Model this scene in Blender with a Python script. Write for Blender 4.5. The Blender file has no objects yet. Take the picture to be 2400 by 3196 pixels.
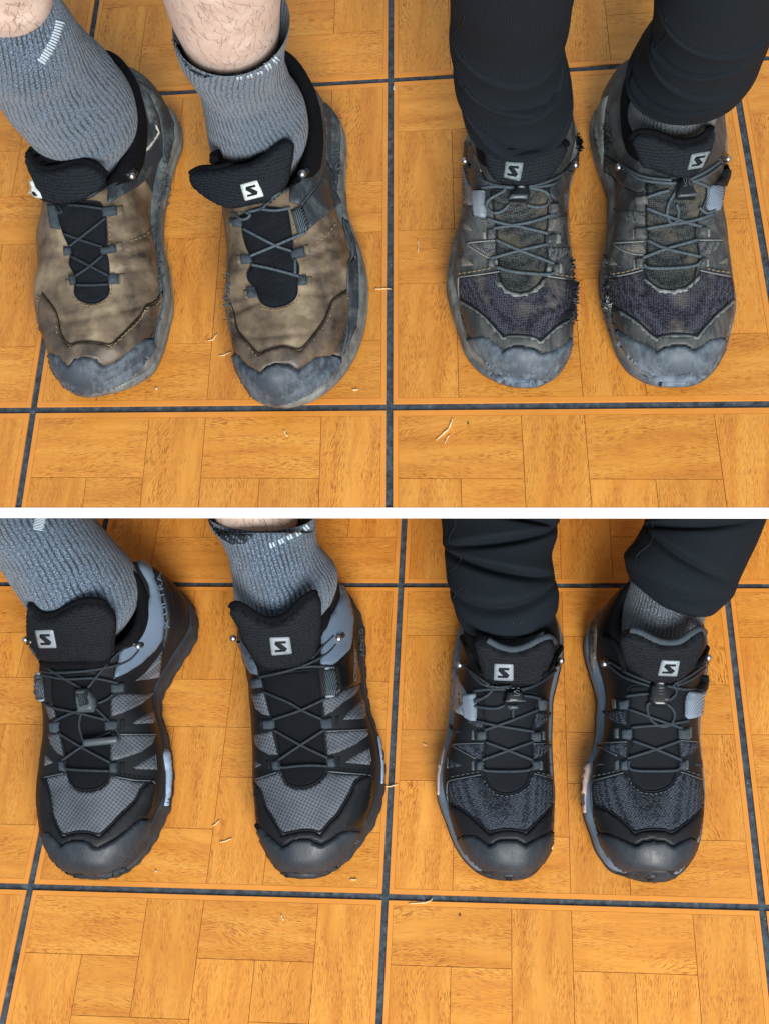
import bpy, bmesh, math, random
import numpy as np
from mathutils import Vector, Matrix
from mathutils.bvhtree import BVHTree
from mathutils.geometry import delaunay_2d_cdt
random.seed(7); np.random.seed(7)
S = bpy.context.scene
COL = S.collection

# ---------------------------------------------------------------- camera
CAM_R = Matrix(((0.994425, 0.006896, 0.105216), (0.039942, 0.898861, -0.43641), (-0.097584, 0.43818, 0.893575)))
CAM_P = Vector((0.14525, -0.29342, 1.33444))
UP = 0.20639                      # height of the upper floor above the lower one
cd = bpy.data.cameras.new('camera'); cam = bpy.data.objects.new('camera', cd); COL.objects.link(cam)
cam.matrix_world = Matrix.Translation(CAM_P) @ CAM_R.to_4x4()
cd.sensor_fit = 'HORIZONTAL'; cd.sensor_width = 36; cd.lens = 75; cd.clip_start = .01; cd.clip_end = 50
S.camera = cam

# ---------------------------------------------------------------- light
w = bpy.data.worlds.new('World'); S.world = w; w.use_nodes = True
bg = w.node_tree.nodes['Background']; bg.inputs[0].default_value = (.80, .90, 1.0, 1); bg.inputs[1].default_value = .44
def area(name, loc, target, size, sizey, power, col):
    l = bpy.data.lights.new(name, 'AREA'); l.shape = 'RECTANGLE'; l.size = size; l.size_y = sizey; l.energy = power; l.color = col
    o = bpy.data.objects.new(name, l); COL.objects.link(o); o.location = loc
    o.rotation_euler = (Vector(target) - Vector(loc)).to_track_quat('-Z', 'Y').to_euler()
    return o
area('window_light', (.85, -2.55, 2.15), (0, .4, .1), 1.6, 1.7, 205, (1.0, .97, .93))
S.view_settings.view_transform = 'Standard'; S.view_settings.look = 'None'; S.view_settings.exposure = .04; S.view_settings.gamma = 1
S.cycles.max_bounces = 6

# ---------------------------------------------------------------- helpers
def ray(px, py):
    return (CAM_R @ Vector(((px - 1200) / 5000, -(py - 1598) / 5000, -1))).normalized()
def at(px, py, z):
    d = ray(px, py); return CAM_P + d * ((z - CAM_P.z) / d.z)
def Z(ox, oy, s, pts):            # read-outs of an enlarged region, back to photo pixels
    return [(ox + x / s, oy + y / s) for x, y in pts]
def link(name, me, parent=None, m=None):
    o = bpy.data.objects.new(name, me); COL.objects.link(o)
    if parent: o.parent = parent
    if m and me and not me.materials: me.materials.append(m)
    return o
def mesh(name, verts, faces, m=None, parent=None, smooth=True, inv=None):
    me = bpy.data.meshes.new(name)
    if inv is not None: verts = [inv @ Vector(v) for v in verts]
    me.from_pydata([tuple(v) for v in verts], [], faces); me.update()
    if smooth: me.polygons.foreach_set('use_smooth', [True] * len(me.polygons))
    return link(name, me, parent, m)
def fix_normals(o):
    b = bmesh.new(); b.from_mesh(o.data); bmesh.ops.recalc_face_normals(b, faces=b.faces); b.to_mesh(o.data); b.free()
def empty(name, loc, rz=0):
    o = bpy.data.objects.new(name, None); COL.objects.link(o); o.location = loc; o.rotation_euler = (0, 0, rz); o.empty_display_size = .05
    return o
def tag(o, label=None, cat=None, group=None, kind=None):
    if label: o['label'] = label
    if cat: o['category'] = cat
    if group: o['group'] = group
    if kind: o['kind'] = kind
    return o
def pchip(xs, ys, x):
    xs = np.array(xs, float); ys = np.array(ys, float); h = np.diff(xs); d = np.diff(ys) / h
    m = np.zeros(len(xs)); m[0], m[-1] = d[0], d[-1]
    for i in range(1, len(xs) - 1):
        if d[i - 1] * d[i] > 0: m[i] = 2 * d[i - 1] * d[i] / (d[i - 1] + d[i])
    x = np.clip(x, xs[0], xs[-1]); i = np.clip(np.searchsorted(xs, x) - 1, 0, len(xs) - 2)
    t = (x - xs[i]) / h[i]
    return (2*t**3-3*t**2+1)*ys[i] + (t**3-2*t**2+t)*h[i]*m[i] + (-2*t**3+3*t**2)*ys[i+1] + (t**3-t**2)*h[i]*m[i+1]
def catmull(pts, n, closed=False):
    P = [Vector(p) for p in pts]; out = []; N = len(P)
    for i in range(N if closed else N - 1):
        p1, p2 = P[i], P[(i + 1) % N]
        p0 = P[i - 1] if (closed or i > 0) else p1 + (p1 - p2)
        p3 = P[(i + 2) % N] if (closed or i + 2 < N) else p2 + (p2 - p1)
        for k in range(n):
            t = k / n
            out.append(.5 * ((2 * p1) + (p2 - p0) * t + (2*p0 - 5*p1 + 4*p2 - p3) * t*t + (3*p1 - p0 - 3*p2 + p3) * t**3))
    if not closed: out.append(P[-1].copy())
    return out
def resample(pts, step, closed=True):
    P = [Vector(p) for p in pts]
    if closed: P = P + [P[0]]
    out = []
    for a, b in zip(P[:-1], P[1:]):
        n = max(1, int(round((b - a).length / step)))
        out += [a.lerp(b, k / n) for k in range(n)]
    if not closed: out.append(P[-1])
    return out
def tube_mesh(paths, r, sides=7):
    V, F = [], []
    for path in paths:
        n = len(path)
        if n < 2: continue
        base = len(V); nrm = None
        for i in range(n):
            t = (path[min(i + 1, n - 1)] - path[max(i - 1, 0)])
            t = t.normalized() if t.length > 1e-9 else Vector((0, 0, 1))
            if nrm is None: nrm = t.orthogonal().normalized()
            nrm = (nrm - t * nrm.dot(t)).normalized(); bi = t.cross(nrm)
            rr = r(i / (n - 1)) if callable(r) else r
            V += [path[i] + (nrm * math.cos(2*math.pi*k/sides) + bi * math.sin(2*math.pi*k/sides)) * rr for k in range(sides)]
        for i in range(n - 1):
            for k in range(sides):
                a, b = base + i * sides + k, base + i * sides + (k + 1) % sides
                F.append((a, b, b + sides, a + sides))
        F.append(tuple(base + k for k in reversed(range(sides)))); F.append(tuple(base + (n - 1) * sides + k for k in range(sides)))
    return V, F

# ---------------------------------------------------------------- materials
def nodes(name, rough=.6, spec=.4):
    m = bpy.data.materials.new(name); m.use_nodes = True
    nt = m.node_tree; p = nt.nodes['Principled BSDF']
    p.inputs['Roughness'].default_value = rough; p.inputs['Specular IOR Level'].default_value = spec
    return m, nt, p
class NT:                         # small node-building shorthand
    def __init__(s, nt): s.nt = nt
    def n(s, typ, **kw):
        nd = s.nt.nodes.new(typ)
        for k, v in kw.items():
            if k in nd.inputs: nd.inputs[k].default_value = v
            else: setattr(nd, k, v)
        return nd
    def l(s, a, b): s.nt.links.new(a, b)
    def math(s, op, a, b=None, clamp=False):
        nd = s.nt.nodes.new('ShaderNodeMath'); nd.operation = op; nd.use_clamp = clamp
        for i, v in enumerate((a, b)):
            if v is None: continue
            if hasattr(v, 'type') and hasattr(v, 'links'): s.l(v, nd.inputs[i])
            else: nd.inputs[i].default_value = v
        return nd.outputs[0]
    def noise(s, vec, scale, detail=3, rough=.55, dist=0.):
        nd = s.n('ShaderNodeTexNoise'); nd.inputs['Scale'].default_value = scale; nd.inputs['Detail'].default_value = detail
        nd.inputs['Roughness'].default_value = rough; nd.inputs['Distortion'].default_value = dist
        if vec: s.l(vec, nd.inputs['Vector'])
        return nd.outputs['Fac']
    def map(s, vec, scale=(1, 1, 1), rot=(0, 0, 0), loc=(0, 0, 0)):
        nd = s.n('ShaderNodeMapping'); nd.inputs['Scale'].default_value = scale; nd.inputs['Rotation'].default_value = rot; nd.inputs['Location'].default_value = loc
        s.l(vec, nd.inputs['Vector']); return nd.outputs[0]
    def ramp(s, fac, stops):
        nd = s.n('ShaderNodeValToRGB'); cr = nd.color_ramp
        while len(cr.elements) < len(stops): cr.elements.new(.5)
        for e, (p, c) in zip(cr.elements, stops):
            e.position = p; e.color = (c[0], c[1], c[2], 1) if hasattr(c, '__len__') else (c, c, c, 1)
        s.l(fac, nd.inputs[0]); return nd.outputs[0]
    def mix(s, fac, a, b, mode='MIX'):
        nd = s.n('ShaderNodeMix'); nd.data_type = 'RGBA'; nd.blend_type = mode
        for sock, v in ((nd.inputs[0], fac), (nd.inputs[6], a), (nd.inputs[7], b)):
            if hasattr(v, 'links'): s.l(v, sock)
            elif hasattr(v, '__len__'): sock.default_value = (v[0], v[1], v[2], 1)
            else: sock.default_value = v
        return nd.outputs[2]
    def bump(s, h, strength, dist, p, normal=None):
        nd = s.n('ShaderNodeBump'); nd.inputs['Strength'].default_value = strength; nd.inputs['Distance'].default_value = dist
        s.l(h, nd.inputs['Height'])
        if normal: s.l(normal, nd.inputs['Normal'])
        s.l(nd.outputs[0], p.inputs['Normal']); return nd.outputs[0]
def obj_coord(k): return k.n('ShaderNodeTexCoord').outputs['Object']
def sc(v): return tuple((c / 255 / 12.92 if c / 255 <= .04045 else ((c / 255 + .055) / 1.055) ** 2.4) for c in v)

def m_plain(name, col, rough=.6, spec=.4, metal=0., var=.15, scale=60, bump=.25, bd=.0004):
    m, nt, p = nodes(name, rough, spec); k = NT(nt); c = obj_coord(k)
    f = k.noise(c, scale, 4)
    k.l(k.ramp(f, [(.3, [x * (1 - var) for x in col]), (.7, [x * (1 + var) for x in col])]), p.inputs['Base Color'])
    p.inputs['Metallic'].default_value = metal
    if bump: k.bump(k.noise(c, scale * 12, 3), bump, bd, p)
    return m
def m_rubber(name, col, dust, amount=.5, rough=.55, spec=.5, fine=True):
    m, nt, p = nodes(name, rough, spec); k = NT(nt); c = obj_coord(k)
    a = k.noise(c, 38, 6, .65, .6); b = k.noise(k.map(c, (260, 60, 120)), 1, 5, .7)
    f = k.math('ADD', k.math('MULTIPLY', a, .65), k.math('MULTIPLY', b, .35))
    lo = .62 - amount * .28
    k.l(k.ramp(f, [(lo, col), (lo + .10, [x + (y - x) * .45 for x, y in zip(col, dust)]), (lo + .24, dust)]), p.inputs['Base Color'])
    k.l(k.ramp(f, [(.35, rough - .12), (.65, rough + .2)]), p.inputs['Roughness'])
    h = k.math('ADD', k.noise(c, 900, 2), k.math('MULTIPLY', a, 1.2)) if fine else a
    k.bump(h, .35, .0005, p)
    return m
def m_leather(name, cols, scale=26):
    m, nt, p = nodes(name, .5, .45); k = NT(nt); c = obj_coord(k)
    a = k.noise(c, scale, 3, .5, .3); b = k.noise(c, 130, 6, .62)
    f = k.math('ADD', k.math('MULTIPLY', a, .74), k.math('MULTIPLY', b, .26))
    n = len(cols)
    k.l(k.ramp(f, [(.36 + .28 * i / (n - 1), cc) for i, cc in enumerate(cols)]), p.inputs['Base Color'])
    k.l(k.ramp(a, [(.35, .38), (.6, .58)]), p.inputs['Roughness'])
    v = k.n('ShaderNodeTexVoronoi'); v.inputs['Scale'].default_value = 700; k.l(c, v.inputs['Vector'])
    wr = k.noise(k.map(c, (30, 52, 40)), 1, 3, .5, .8)
    h = k.math('ADD', k.math('MULTIPLY', v.outputs['Distance'], .12), k.math('MULTIPLY', wr, 1.6))
    k.bump(h, .4, .0014, p)
    return m
def m_weave(name, dark, light, cell=.0016, rot=0., rough=.75, dust=None, dustamt=0., aspect=1.3, contrast=(.12, .5), bump=.6):
    m, nt, p = nodes(name, rough, .15); k = NT(nt); c = obj_coord(k)
    mp = k.map(c, (1 / cell, aspect / cell, .55 / cell), (0, 0, rot))
    v = k.n('ShaderNodeTexVoronoi'); v.inputs['Scale'].default_value = 1; v.inputs['Randomness'].default_value = .36; k.l(mp, v.inputs['Vector'])
    d = v.outputs['Distance']
    f = k.ramp(d, [(contrast[0], 1.), (contrast[1] + .15, 0.)])
    col = k.mix(f, dark, light)
    big = k.noise(c, 35, 4)
    if dust is not None:
        col = k.mix(k.ramp(big, [(.62 - dustamt * .3, 0.), (.78 - dustamt * .2, .85)]), col, dust)
    else:
        col = k.mix(k.ramp(big, [(.4, 0.), (.7, .12)]), col, light)
    k.l(col, p.inputs['Base Color'])
    k.bump(k.math('SUBTRACT', 1., d), bump, cell * .5, p)
    return m
def m_rib(name, dark, light, period=.0011, rot=.9, rough=.7, bump=.6):
    m, nt, p = nodes(name, rough, .2); k = NT(nt); c = obj_coord(k)
    wv = k.n('ShaderNodeTexWave'); wv.inputs['Scale'].default_value = .314 / period; wv.inputs['Distortion'].default_value = .6; wv.inputs['Detail'].default_value = 1
    k.l(k.map(c, (1, 1, 1), (0, 0, rot)), wv.inputs['Vector'])
    f = wv.outputs['Fac']
    k.l(k.mix(k.math('MULTIPLY', f, k.ramp(k.noise(c, 40, 3), [(.3, .5), (.7, 1.)])), dark, light), p.inputs['Base Color'])
    k.bump(f, bump, period * .35, p)
    return m
def m_ripstop(name, dark, light, cell=.0028, rot=.5):
    m, nt, p = nodes(name, .5, .45); k = NT(nt); c = obj_coord(k)
    mp = k.map(c, (1 / cell, 1 / cell, .4 / cell), (0, 0, rot))
    sx = k.n('ShaderNodeSeparateXYZ'); k.l(mp, sx.inputs[0])
    def line(o):
        return k.ramp(k.math('ABSOLUTE', k.math('SUBTRACT', k.math('FRACT', o), .5)), [(.30, 0.), (.46, 1.)])
    g = k.math('MAXIMUM', line(sx.outputs[0]), line(sx.outputs[1]))
    big = k.ramp(k.noise(c, 28, 3), [(.35, .35), (.68, 1.)])
    wv = k.noise(k.map(c, (1400, 1400, 1400)), 1, 2)
    f = k.math('MULTIPLY', k.math('ADD', k.math('MULTIPLY', g, .55), k.math('MULTIPLY', wv, .5)), big)
    k.l(k.ramp(f, [(.08, dark), (.72, light)]), p.inputs['Base Color'])
    k.bump(g, .5, .0006, p)
    return m
def m_knit(name, dark, mid, light, ribs=60, marl=.5, bump=1., ribdark=.9):
    m, nt, p = nodes(name, .92, .15); k = NT(nt)
    uv = k.n('ShaderNodeTexCoord').outputs['UV']
    sx = k.n('ShaderNodeSeparateXYZ'); k.l(uv, sx.inputs[0])
    wob = k.math('MULTIPLY', k.math('SUBTRACT', k.noise(k.map(uv, (8, 75, 1)), 1, 2, .5), .5), 1.1)
    u = k.math('ADD', k.math('MULTIPLY', sx.outputs[0], ribs), wob)
    tri = k.math('ABSOLUTE', k.math('SUBTRACT', k.math('FRACT', u), .5))
    groove = k.ramp(tri, [(.0, 0.), (.12, .3), (.26, 1.)])
    gvar = k.ramp(k.noise(k.map(uv, (22, 90, 1)), 1, 3), [(.38, 0.), (.62, 1.)])
    groove = k.mix(gvar, groove, k.ramp(tri, [(.0, .55), (.2, 1.)]))
    # stitches: small marled loops along the wale
    st = k.noise(k.map(uv, (ribs * 7, 900, 1)), 1, 2, .7)
    st2 = k.noise(k.map(uv, (ribs * 2.2, 1900, 1)), 1, 1, .5)
    f = k.math('ADD', k.math('MULTIPLY', st, .6), k.math('MULTIPLY', st2, .4))
    col = k.ramp(f, [(.36, dark), (.5, mid), (.64, light)])
    col = k.mix(k.math('MULTIPLY', k.math('SUBTRACT', 1., groove), ribdark), col, [x * .35 for x in dark])
    k.l(col, p.inputs['Base Color'])
    p.inputs['Sheen Weight'].default_value = .25
    h = k.math('ADD', k.math('MULTIPLY', groove, 1.), k.math('MULTIPLY', f, .8))
    k.bump(h, bump, .0012, p)
    return m
def m_jersey(name, dark, light, lines=520):
    m, nt, p = nodes(name, .9, .15); k = NT(nt)
    uv = k.n('ShaderNodeTexCoord').outputs['UV']
    sx = k.n('ShaderNodeSeparateXYZ'); k.l(uv, sx.inputs[0])
    wob = k.math('MULTIPLY', k.noise(k.map(uv, (8, 30, 1)), 1, 2), 2.)
    tri = k.math('ABSOLUTE', k.math('SUBTRACT', k.math('FRACT', k.math('ADD', k.math('MULTIPLY', sx.outputs[0], lines * .5), wob)), .5))
    f = k.math('ADD', k.math('MULTIPLY', tri, .8), k.math('MULTIPLY', k.noise(k.map(uv, (900, 1200, 1)), 1, 2), .6))
    col = k.ramp(f, [(.3, dark), (.75, light)])
    lint = k.ramp(k.noise(k.map(uv, (420, 620, 1)), 1, 1, .5), [(.755, 0.), (.79, .5)])
    k.l(k.mix(lint, col, sc((105, 120, 135))), p.inputs['Base Color'])
    p.inputs['Sheen Weight'].default_value = .0; p.inputs['Sheen Roughness'].default_value = .5
    k.bump(f, .45, .0005, p)
    return m
def m_wood(name):                 # printed oak grain on the tile, along the block's own u axis
    m, nt, p = nodes(name, .38, .5); k = NT(nt)
    uv = k.n('ShaderNodeTexCoord').outputs['UV']
    ri = k.n('ShaderNodeObjectInfo').outputs['Random']
    off = k.n('ShaderNodeCombineXYZ'); k.l(k.math('MULTIPLY', ri, 37.), off.inputs[0]); k.l(k.math('MULTIPLY', ri, 91.), off.inputs[1])
    ad = k.n('ShaderNodeVectorMath'); ad.operation = 'ADD'; k.l(uv, ad.inputs[0]); k.l(off.outputs[0], ad.inputs[1]); c = ad.outputs[0]
    band = k.noise(k.map(c, (9, 60, 1)), 1, 4, .6, .5)
    sx = k.n('ShaderNodeSeparateXYZ'); k.l(c, sx.inputs[0])
    bend = k.noise(k.map(c, (7, 14, 1)), 1, 2)
    v2 = k.math('ADD', sx.outputs[1], k.math('MULTIPLY', bend, .05))
    cb = k.n('ShaderNodeCombineXYZ'); k.l(sx.outputs[0], cb.inputs[0]); k.l(v2, cb.inputs[1]); c2 = cb.outputs[0]
    pore = k.noise(k.map(c2, (110, 1550, 1)), 1, 2, .5)
    pore2 = k.noise(k.map(c2, (190, 2100, 1)), 1, 1, .5)
    cl = k.ramp(k.noise(k.map(c, (14, 55, 1)), 1, 3), [(.3, 0.), (.55, .75), (.7, 1.)])
    pf = k.math('MULTIPLY', k.math('MAXIMUM', k.ramp(pore, [(.555, 0.), (.62, 1.)]), k.math('MULTIPLY', k.ramp(pore2, [(.56, 0.), (.62, 1.)]), .85)), cl)
    base = k.ramp(band, [(.3, sc((204, 133, 54))), (.48, sc((219, 148, 61))), (.66, sc((227, 160, 72)))])
    tone = k.math('ADD', .93, k.math('MULTIPLY', ri, .12))
    hs = k.n('ShaderNodeHueSaturation'); k.l(base, hs.inputs['Color']); k.l(tone, hs.inputs['Value'])
    smear = k.ramp(k.noise(k.map(c2, (10, 130, 1)), 1, 4, .65), [(.50, 0.), (.74, .45)])
    col = k.mix(smear, hs.outputs[0], sc((182, 108, 48)))
    k.l(k.mix(k.math('MULTIPLY', pf, .85), col, sc((142, 76, 28))), p.inputs['Base Color'])
    k.l(k.ramp(k.noise(c, 40, 3), [(.3, .30), (.7, .44)]), p.inputs['Roughness'])
    k.bump(k.math('SUBTRACT', 1., pf), .12, .0003, p)
    return m
def m_grout(name):
    m, nt, p = nodes(name, .9, .2); k = NT(nt); c = obj_coord(k)
    a = k.noise(c, 160, 5, .7); sp = k.ramp(k.noise(c, 420, 1), [(.78, 0.), (.82, .8)])
    col = k.ramp(a, [(.35, sc((44, 52, 60))), (.6, sc((76, 87, 97))), (.75, sc((108, 120, 130)))])
    k.l(k.mix(sp, col, sc((205, 205, 195))), p.inputs['Base Color'])
    k.bump(a, .6, .001, p); return m
def m_skin(name):
    m, nt, p = nodes(name, .5, .4); k = NT(nt); c = obj_coord(k)
    a = k.noise(c, 55, 5, .65)
    k.l(k.ramp(a, [(.3, sc((200, 174, 160))), (.55, sc((214, 193, 180))), (.75, sc((223, 207, 197)))]), p.inputs['Base Color'])
    p.inputs['Subsurface Weight'].default_value = .04; p.inputs['Subsurface Radius'].default_value = (.006, .003, .002); p.inputs['Subsurface Scale'].default_value = .5
    k.bump(k.math('ADD', k.noise(c, 500, 3), a), .25, .0006, p); return m

BLK = sc((17, 21, 26)); NAVY = sc((46, 56, 72))
M = dict(
    wood=m_wood('printed_oak'), grout=m_grout('dark_grout'),
    rim=m_plain('tile_rim', sc((222, 146, 62)), .4, .5, var=.08, scale=25, bump=.1),
    joint=m_plain('tile_joint', sc((140, 76, 34)), .7, .2, var=.1, bump=0),
    white=m_plain('white_edge', (.92, .92, .92), .6, .3, var=.02, bump=.05),
    skin=m_skin('skin'), hair=m_plain('leg_hair', sc((126, 98, 84)), .6, .3, bump=0),
    sock=m_knit('sock_knit', sc((34, 45, 58)), sc((82, 99, 117)), sc((146, 165, 184))),
    sockdark=m_knit('sock_cuff_knit', sc((22, 28, 36)), sc((44, 54, 66)), sc((150, 165, 180)), ribs=80, ribdark=.4),
    sockfine=m_knit('dark_marl_knit', sc((22, 28, 35)), sc((58, 68, 78)), sc((150, 162, 172)), ribs=70, ribdark=.6),
    cuff=m_weave('dark_marled_cuff', sc((24, 30, 38)), sc((112, 126, 140)), .0026, .5, .95, aspect=.7, contrast=(.05, .35)),
    tanedge=m_plain('dark_brown_crease', sc((40, 32, 26)), .9, .1, bump=0),  # brown for the painted shade along mudguard edges
    stripe=m_plain('sock_stripe', sc((180, 196, 208)), .9, .1, var=.1, scale=400),
    jersey=m_jersey('black_jersey', sc((7, 10, 13)), sc((33, 42, 51))),
    mesh_n=m_weave('new_tongue_mesh', sc((6, 8, 11)), sc((34, 40, 48)), .00125, .3, aspect=1.),
    lace_n=m_plain('cord_new', sc((44, 53, 62)), .7, .3, var=.3, scale=500),
    # brown pair
    leather=m_leather('worn_brown_leather', [sc((62, 54, 48)), sc((100, 87, 73)), sc((124, 110, 90)), sc((150, 136, 112))]),
    leather2=m_leather('darker_brown_leather', [sc((54, 48, 43)), sc((80, 71, 62)), sc((102, 89, 74)), sc((120, 105, 84))], 30),
    rubworn=m_rubber('worn_grey_rubber', sc((50, 61, 72)), sc((106, 120, 132)), .6),
    rubside=m_rubber('worn_dark_panel', sc((44, 52, 60)), sc((104, 112, 112)), .45),
    soleworn=m_rubber('worn_sole', sc((62, 72, 80)), sc((132, 138, 136)), .8),
    cloth=m_plain('black_soft_fabric', sc((22, 27, 33)), .85, .2, var=.5, scale=9, bump=.8, bd=.003),
    lining=m_plain('black_lining', sc((17, 18, 22)), .95, .1, var=.3, scale=300, bump=.6),
    mesh_t=m_weave('tongue_air_mesh', sc((9, 12, 16)), sc((36, 43, 52)), .00125, .3, aspect=1.),
    logo_w=m_plain('white_print', sc((192, 202, 200)), .5, .4, var=.06),
    logo_g=m_plain('grey_print', sc((132, 143, 152)), .45, .5, var=.05),
    logo_old=m_plain('worn_print', sc((112, 124, 128)), .6, .3, var=.3, scale=300),
    ink=m_plain('dark_print', sc((24, 28, 34)), .8, .2, var=.1),  # prints and dark marks, also the drawn-in edge and seam shade
    red=m_plain('red_print', sc((170, 60, 60)), .6, .3),
    fleece=m_plain('white_scuff', sc((205, 208, 202)), .9, .1, var=.2, scale=300),
    web=m_rib('webbing', sc((36, 44, 52)), sc((88, 100, 110)), .0009, 0., bump=.7),
    webtan=m_rib('dusty_webbing', sc((92, 86, 76)), sc((142, 132, 112)), .0011, 0.),
    lace=m_plain('cord_dark', sc((38, 46, 54)), .7, .35, var=.35, scale=500),
    lace_d=m_plain('cord_dusty', sc((72, 84, 92)), .75, .3, var=.35, scale=500),
    metal=m_plain('steel', (.50, .52, .56), .36, .5, 1., var=.05, bump=0),
    hookp=m_plain('dark_hook_plastic', sc((30, 34, 38)), .3, .5, bump=0),
    # navy worn pair
    bluemesh=m_weave('worn_navy_mesh', sc((30, 32, 40)), sc((84, 87, 99)), .0019, .1, dust=sc((118, 114, 106)), dustamt=.30),
    olive=m_weave('dusty_throat_mesh', sc((28, 32, 36)), sc((84, 89, 88)), .0014, .2, dust=sc((110, 103, 86)), dustamt=.45, aspect=1.),
    sidemesh=m_weave('dusty_side_mesh', sc((50, 55, 62)), sc((118, 122, 122)), .0018, .4, dust=sc((130, 124, 112)), dustamt=.4),
    dusty=m_rubber('dusty_overlay', sc((50, 55, 59)), sc((100, 103, 101)), .58),
    dustylt=m_rubber('dusty_trim', sc((104, 112, 112)), sc((138, 142, 138)), .7),
    rubnavy=m_rubber('scuffed_toe_rubber', sc((64, 77, 89)), sc((116, 130, 142)), .62),
    toetip=m_rubber('scuffed_toe_tip', sc((80, 96, 112)), sc((126, 140, 153)), .65),
    greystrap=m_plain('grey_strap', sc((128, 138, 148)), .45, .5, var=.08),
    bluestrap=m_rib('silver_webbing', sc((104, 118, 134)), sc((142, 158, 174)), .0014, .6),
    navythread=m_plain('navy_threads', sc((36, 39, 50)), .9, .1, var=.3, scale=300, bump=0),
    # new black pair
    black=m_plain('new_black_overlay', BLK, .55, .35, var=.18, scale=20, bump=.35),
    blackg=m_plain('new_black_gloss', sc((14, 17, 20)), .32, .5, var=.12, bump=.15),
    caprub=m_rubber('new_toe_rubber', sc((32, 41, 50)), sc((44, 54, 64)), .5, rough=.45),
    ripstop=m_ripstop('grey_ripstop', sc((54, 61, 69)), sc((112, 119, 129))),
    bluegrey=m_plain('bluegrey_panel', sc((98, 116, 136)), .5, .4, var=.05, scale=20, bump=.2),
    stretch=m_plain('black_stretch', sc((16, 19, 24)), .85, .15, var=.15, scale=60, bump=.4),
    ribstrap=m_rib('ribbed_black_strap', sc((22, 26, 30)), sc((96, 112, 122)), .0016, .35, rough=.35, bump=.9),
    soleblk=m_rubber('new_black_sole', sc((28, 35, 43)), sc((44, 53, 64)), .5, rough=.6),
    paleblue=m_plain('pale_blue_foam', sc((142, 164, 188)), .5, .4, var=.04, bump=.1),
    lockm=m_plain('lock_plastic', sc((70, 80, 86)), .35, .5, bump=.1),
    lockb=m_plain('lock_black', sc((24, 28, 32)), .25, .5, bump=0),
    thread=m_plain('thread', sc((30, 36, 42)), .8, .2, bump=0),
    threadtan=m_plain('tan_thread', sc((146, 130, 100)), .8, .2, bump=0),
    # new navy pair
    navymesh=m_weave('new_navy_mesh', sc((16, 20, 26)), sc((78, 87, 100)), .0021, .45, aspect=1.5),
    navyrib=m_rib('throat_ribs', sc((8, 11, 15)), sc((30, 37, 46)), .0012, .8),
    midblue=m_rubber('blue_grey_midsole', sc((92, 110, 128)), sc((118, 136, 154)), .5),
    pink=m_plain('pale_pink_foam', sc((186, 164, 154)), .5, .4, var=.05, bump=.1),
    taupe=m_plain('taupe_heel_panel', sc((98, 92, 86)), .5, .4),
    straw=m_plain('wood_shaving', sc((222, 196, 150)), .7, .3, var=.15, scale=400),
    chip=m_plain('dark_grit', sc((60, 54, 50)), .8, .2),
)

# ---------------------------------------------------------------- floors
HOM = {0: (1.105896, .202369, 1.215762, -.082786, -.982861, 1.269636, -.057568, .162976),
       1: (1.10517, .2459, 1.202686, -.051591, -.687881, 2.800551, -.029922, .157171)}
def gpx(fl, a, b):
    h = HOM[fl]; d = 1 + h[6] * a + h[7] * b
    return 1000 * (h[0] * a + h[1] * b + h[2]) / d, 1000 * (h[3] * a + h[4] * b + h[5]) / d
def gw(fl, a, b, z=0.):
    x, y = gpx(fl, a, b); p = at(x, y, UP if fl == 0 else 0.); return Vector((p.x, p.y, p.z + z))
EA, EB = at(-2500, 1584, UP), at(4900, 1584, UP)      # where the upper floor stops
EN = Vector((-(EB - EA).y, (EB - EA).x, 0)).normalized()
def clip(poly, fl):
    if fl: return poly
    out = []; n = len(poly)
    for i in range(n):
        a, b = poly[i], poly[(i + 1) % n]; da, db = (a - EA).dot(EN), (b - EA).dot(EN)
        if da >= 0: out.append(a)
        if da * db < 0: out.append(a.lerp(b, da / (da - db)))
    return out if len(out) > 2 else []
def prism(fl, cells, z0, z1):     # flat pieces with their own side walls; cells: list of corner lists (a, b)
    V, F, K = [], [], []
    for c in cells:
        p = clip([gw(fl, a, b) for a, b in c], fl)
        if not p: continue
        n = len(p); s = len(V)
        V += [q + Vector((0, 0, z1)) for q in p] + [q + Vector((0, 0, z0)) for q in p]
        F.append(tuple(range(s, s + n)))
        F += [(s + i, s + n + i, s + n + (i + 1) % n, s + (i + 1) % n) for i in range(n)]
    return V, F
def rect(a0, b0, a1, b1): return [(a0, b0), (a1, b0), (a1, b1), (a0, b1)]
BLOCKS = []                       # (col, row from the top, width, height, horizontal grain)
for pr in (0, 3):
    for pc in (0, 3):
        BLOCKS += [(pc, pr, 2, 1, 1), (pc + 2, pr, 1, 2, 0), (pc + 1, pr + 2, 2, 1, 1), (pc, pr + 1, 1, 2, 0), (pc + 1, pr + 1, 1, 1, (pr + pc) % 2 == 0)]
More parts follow.
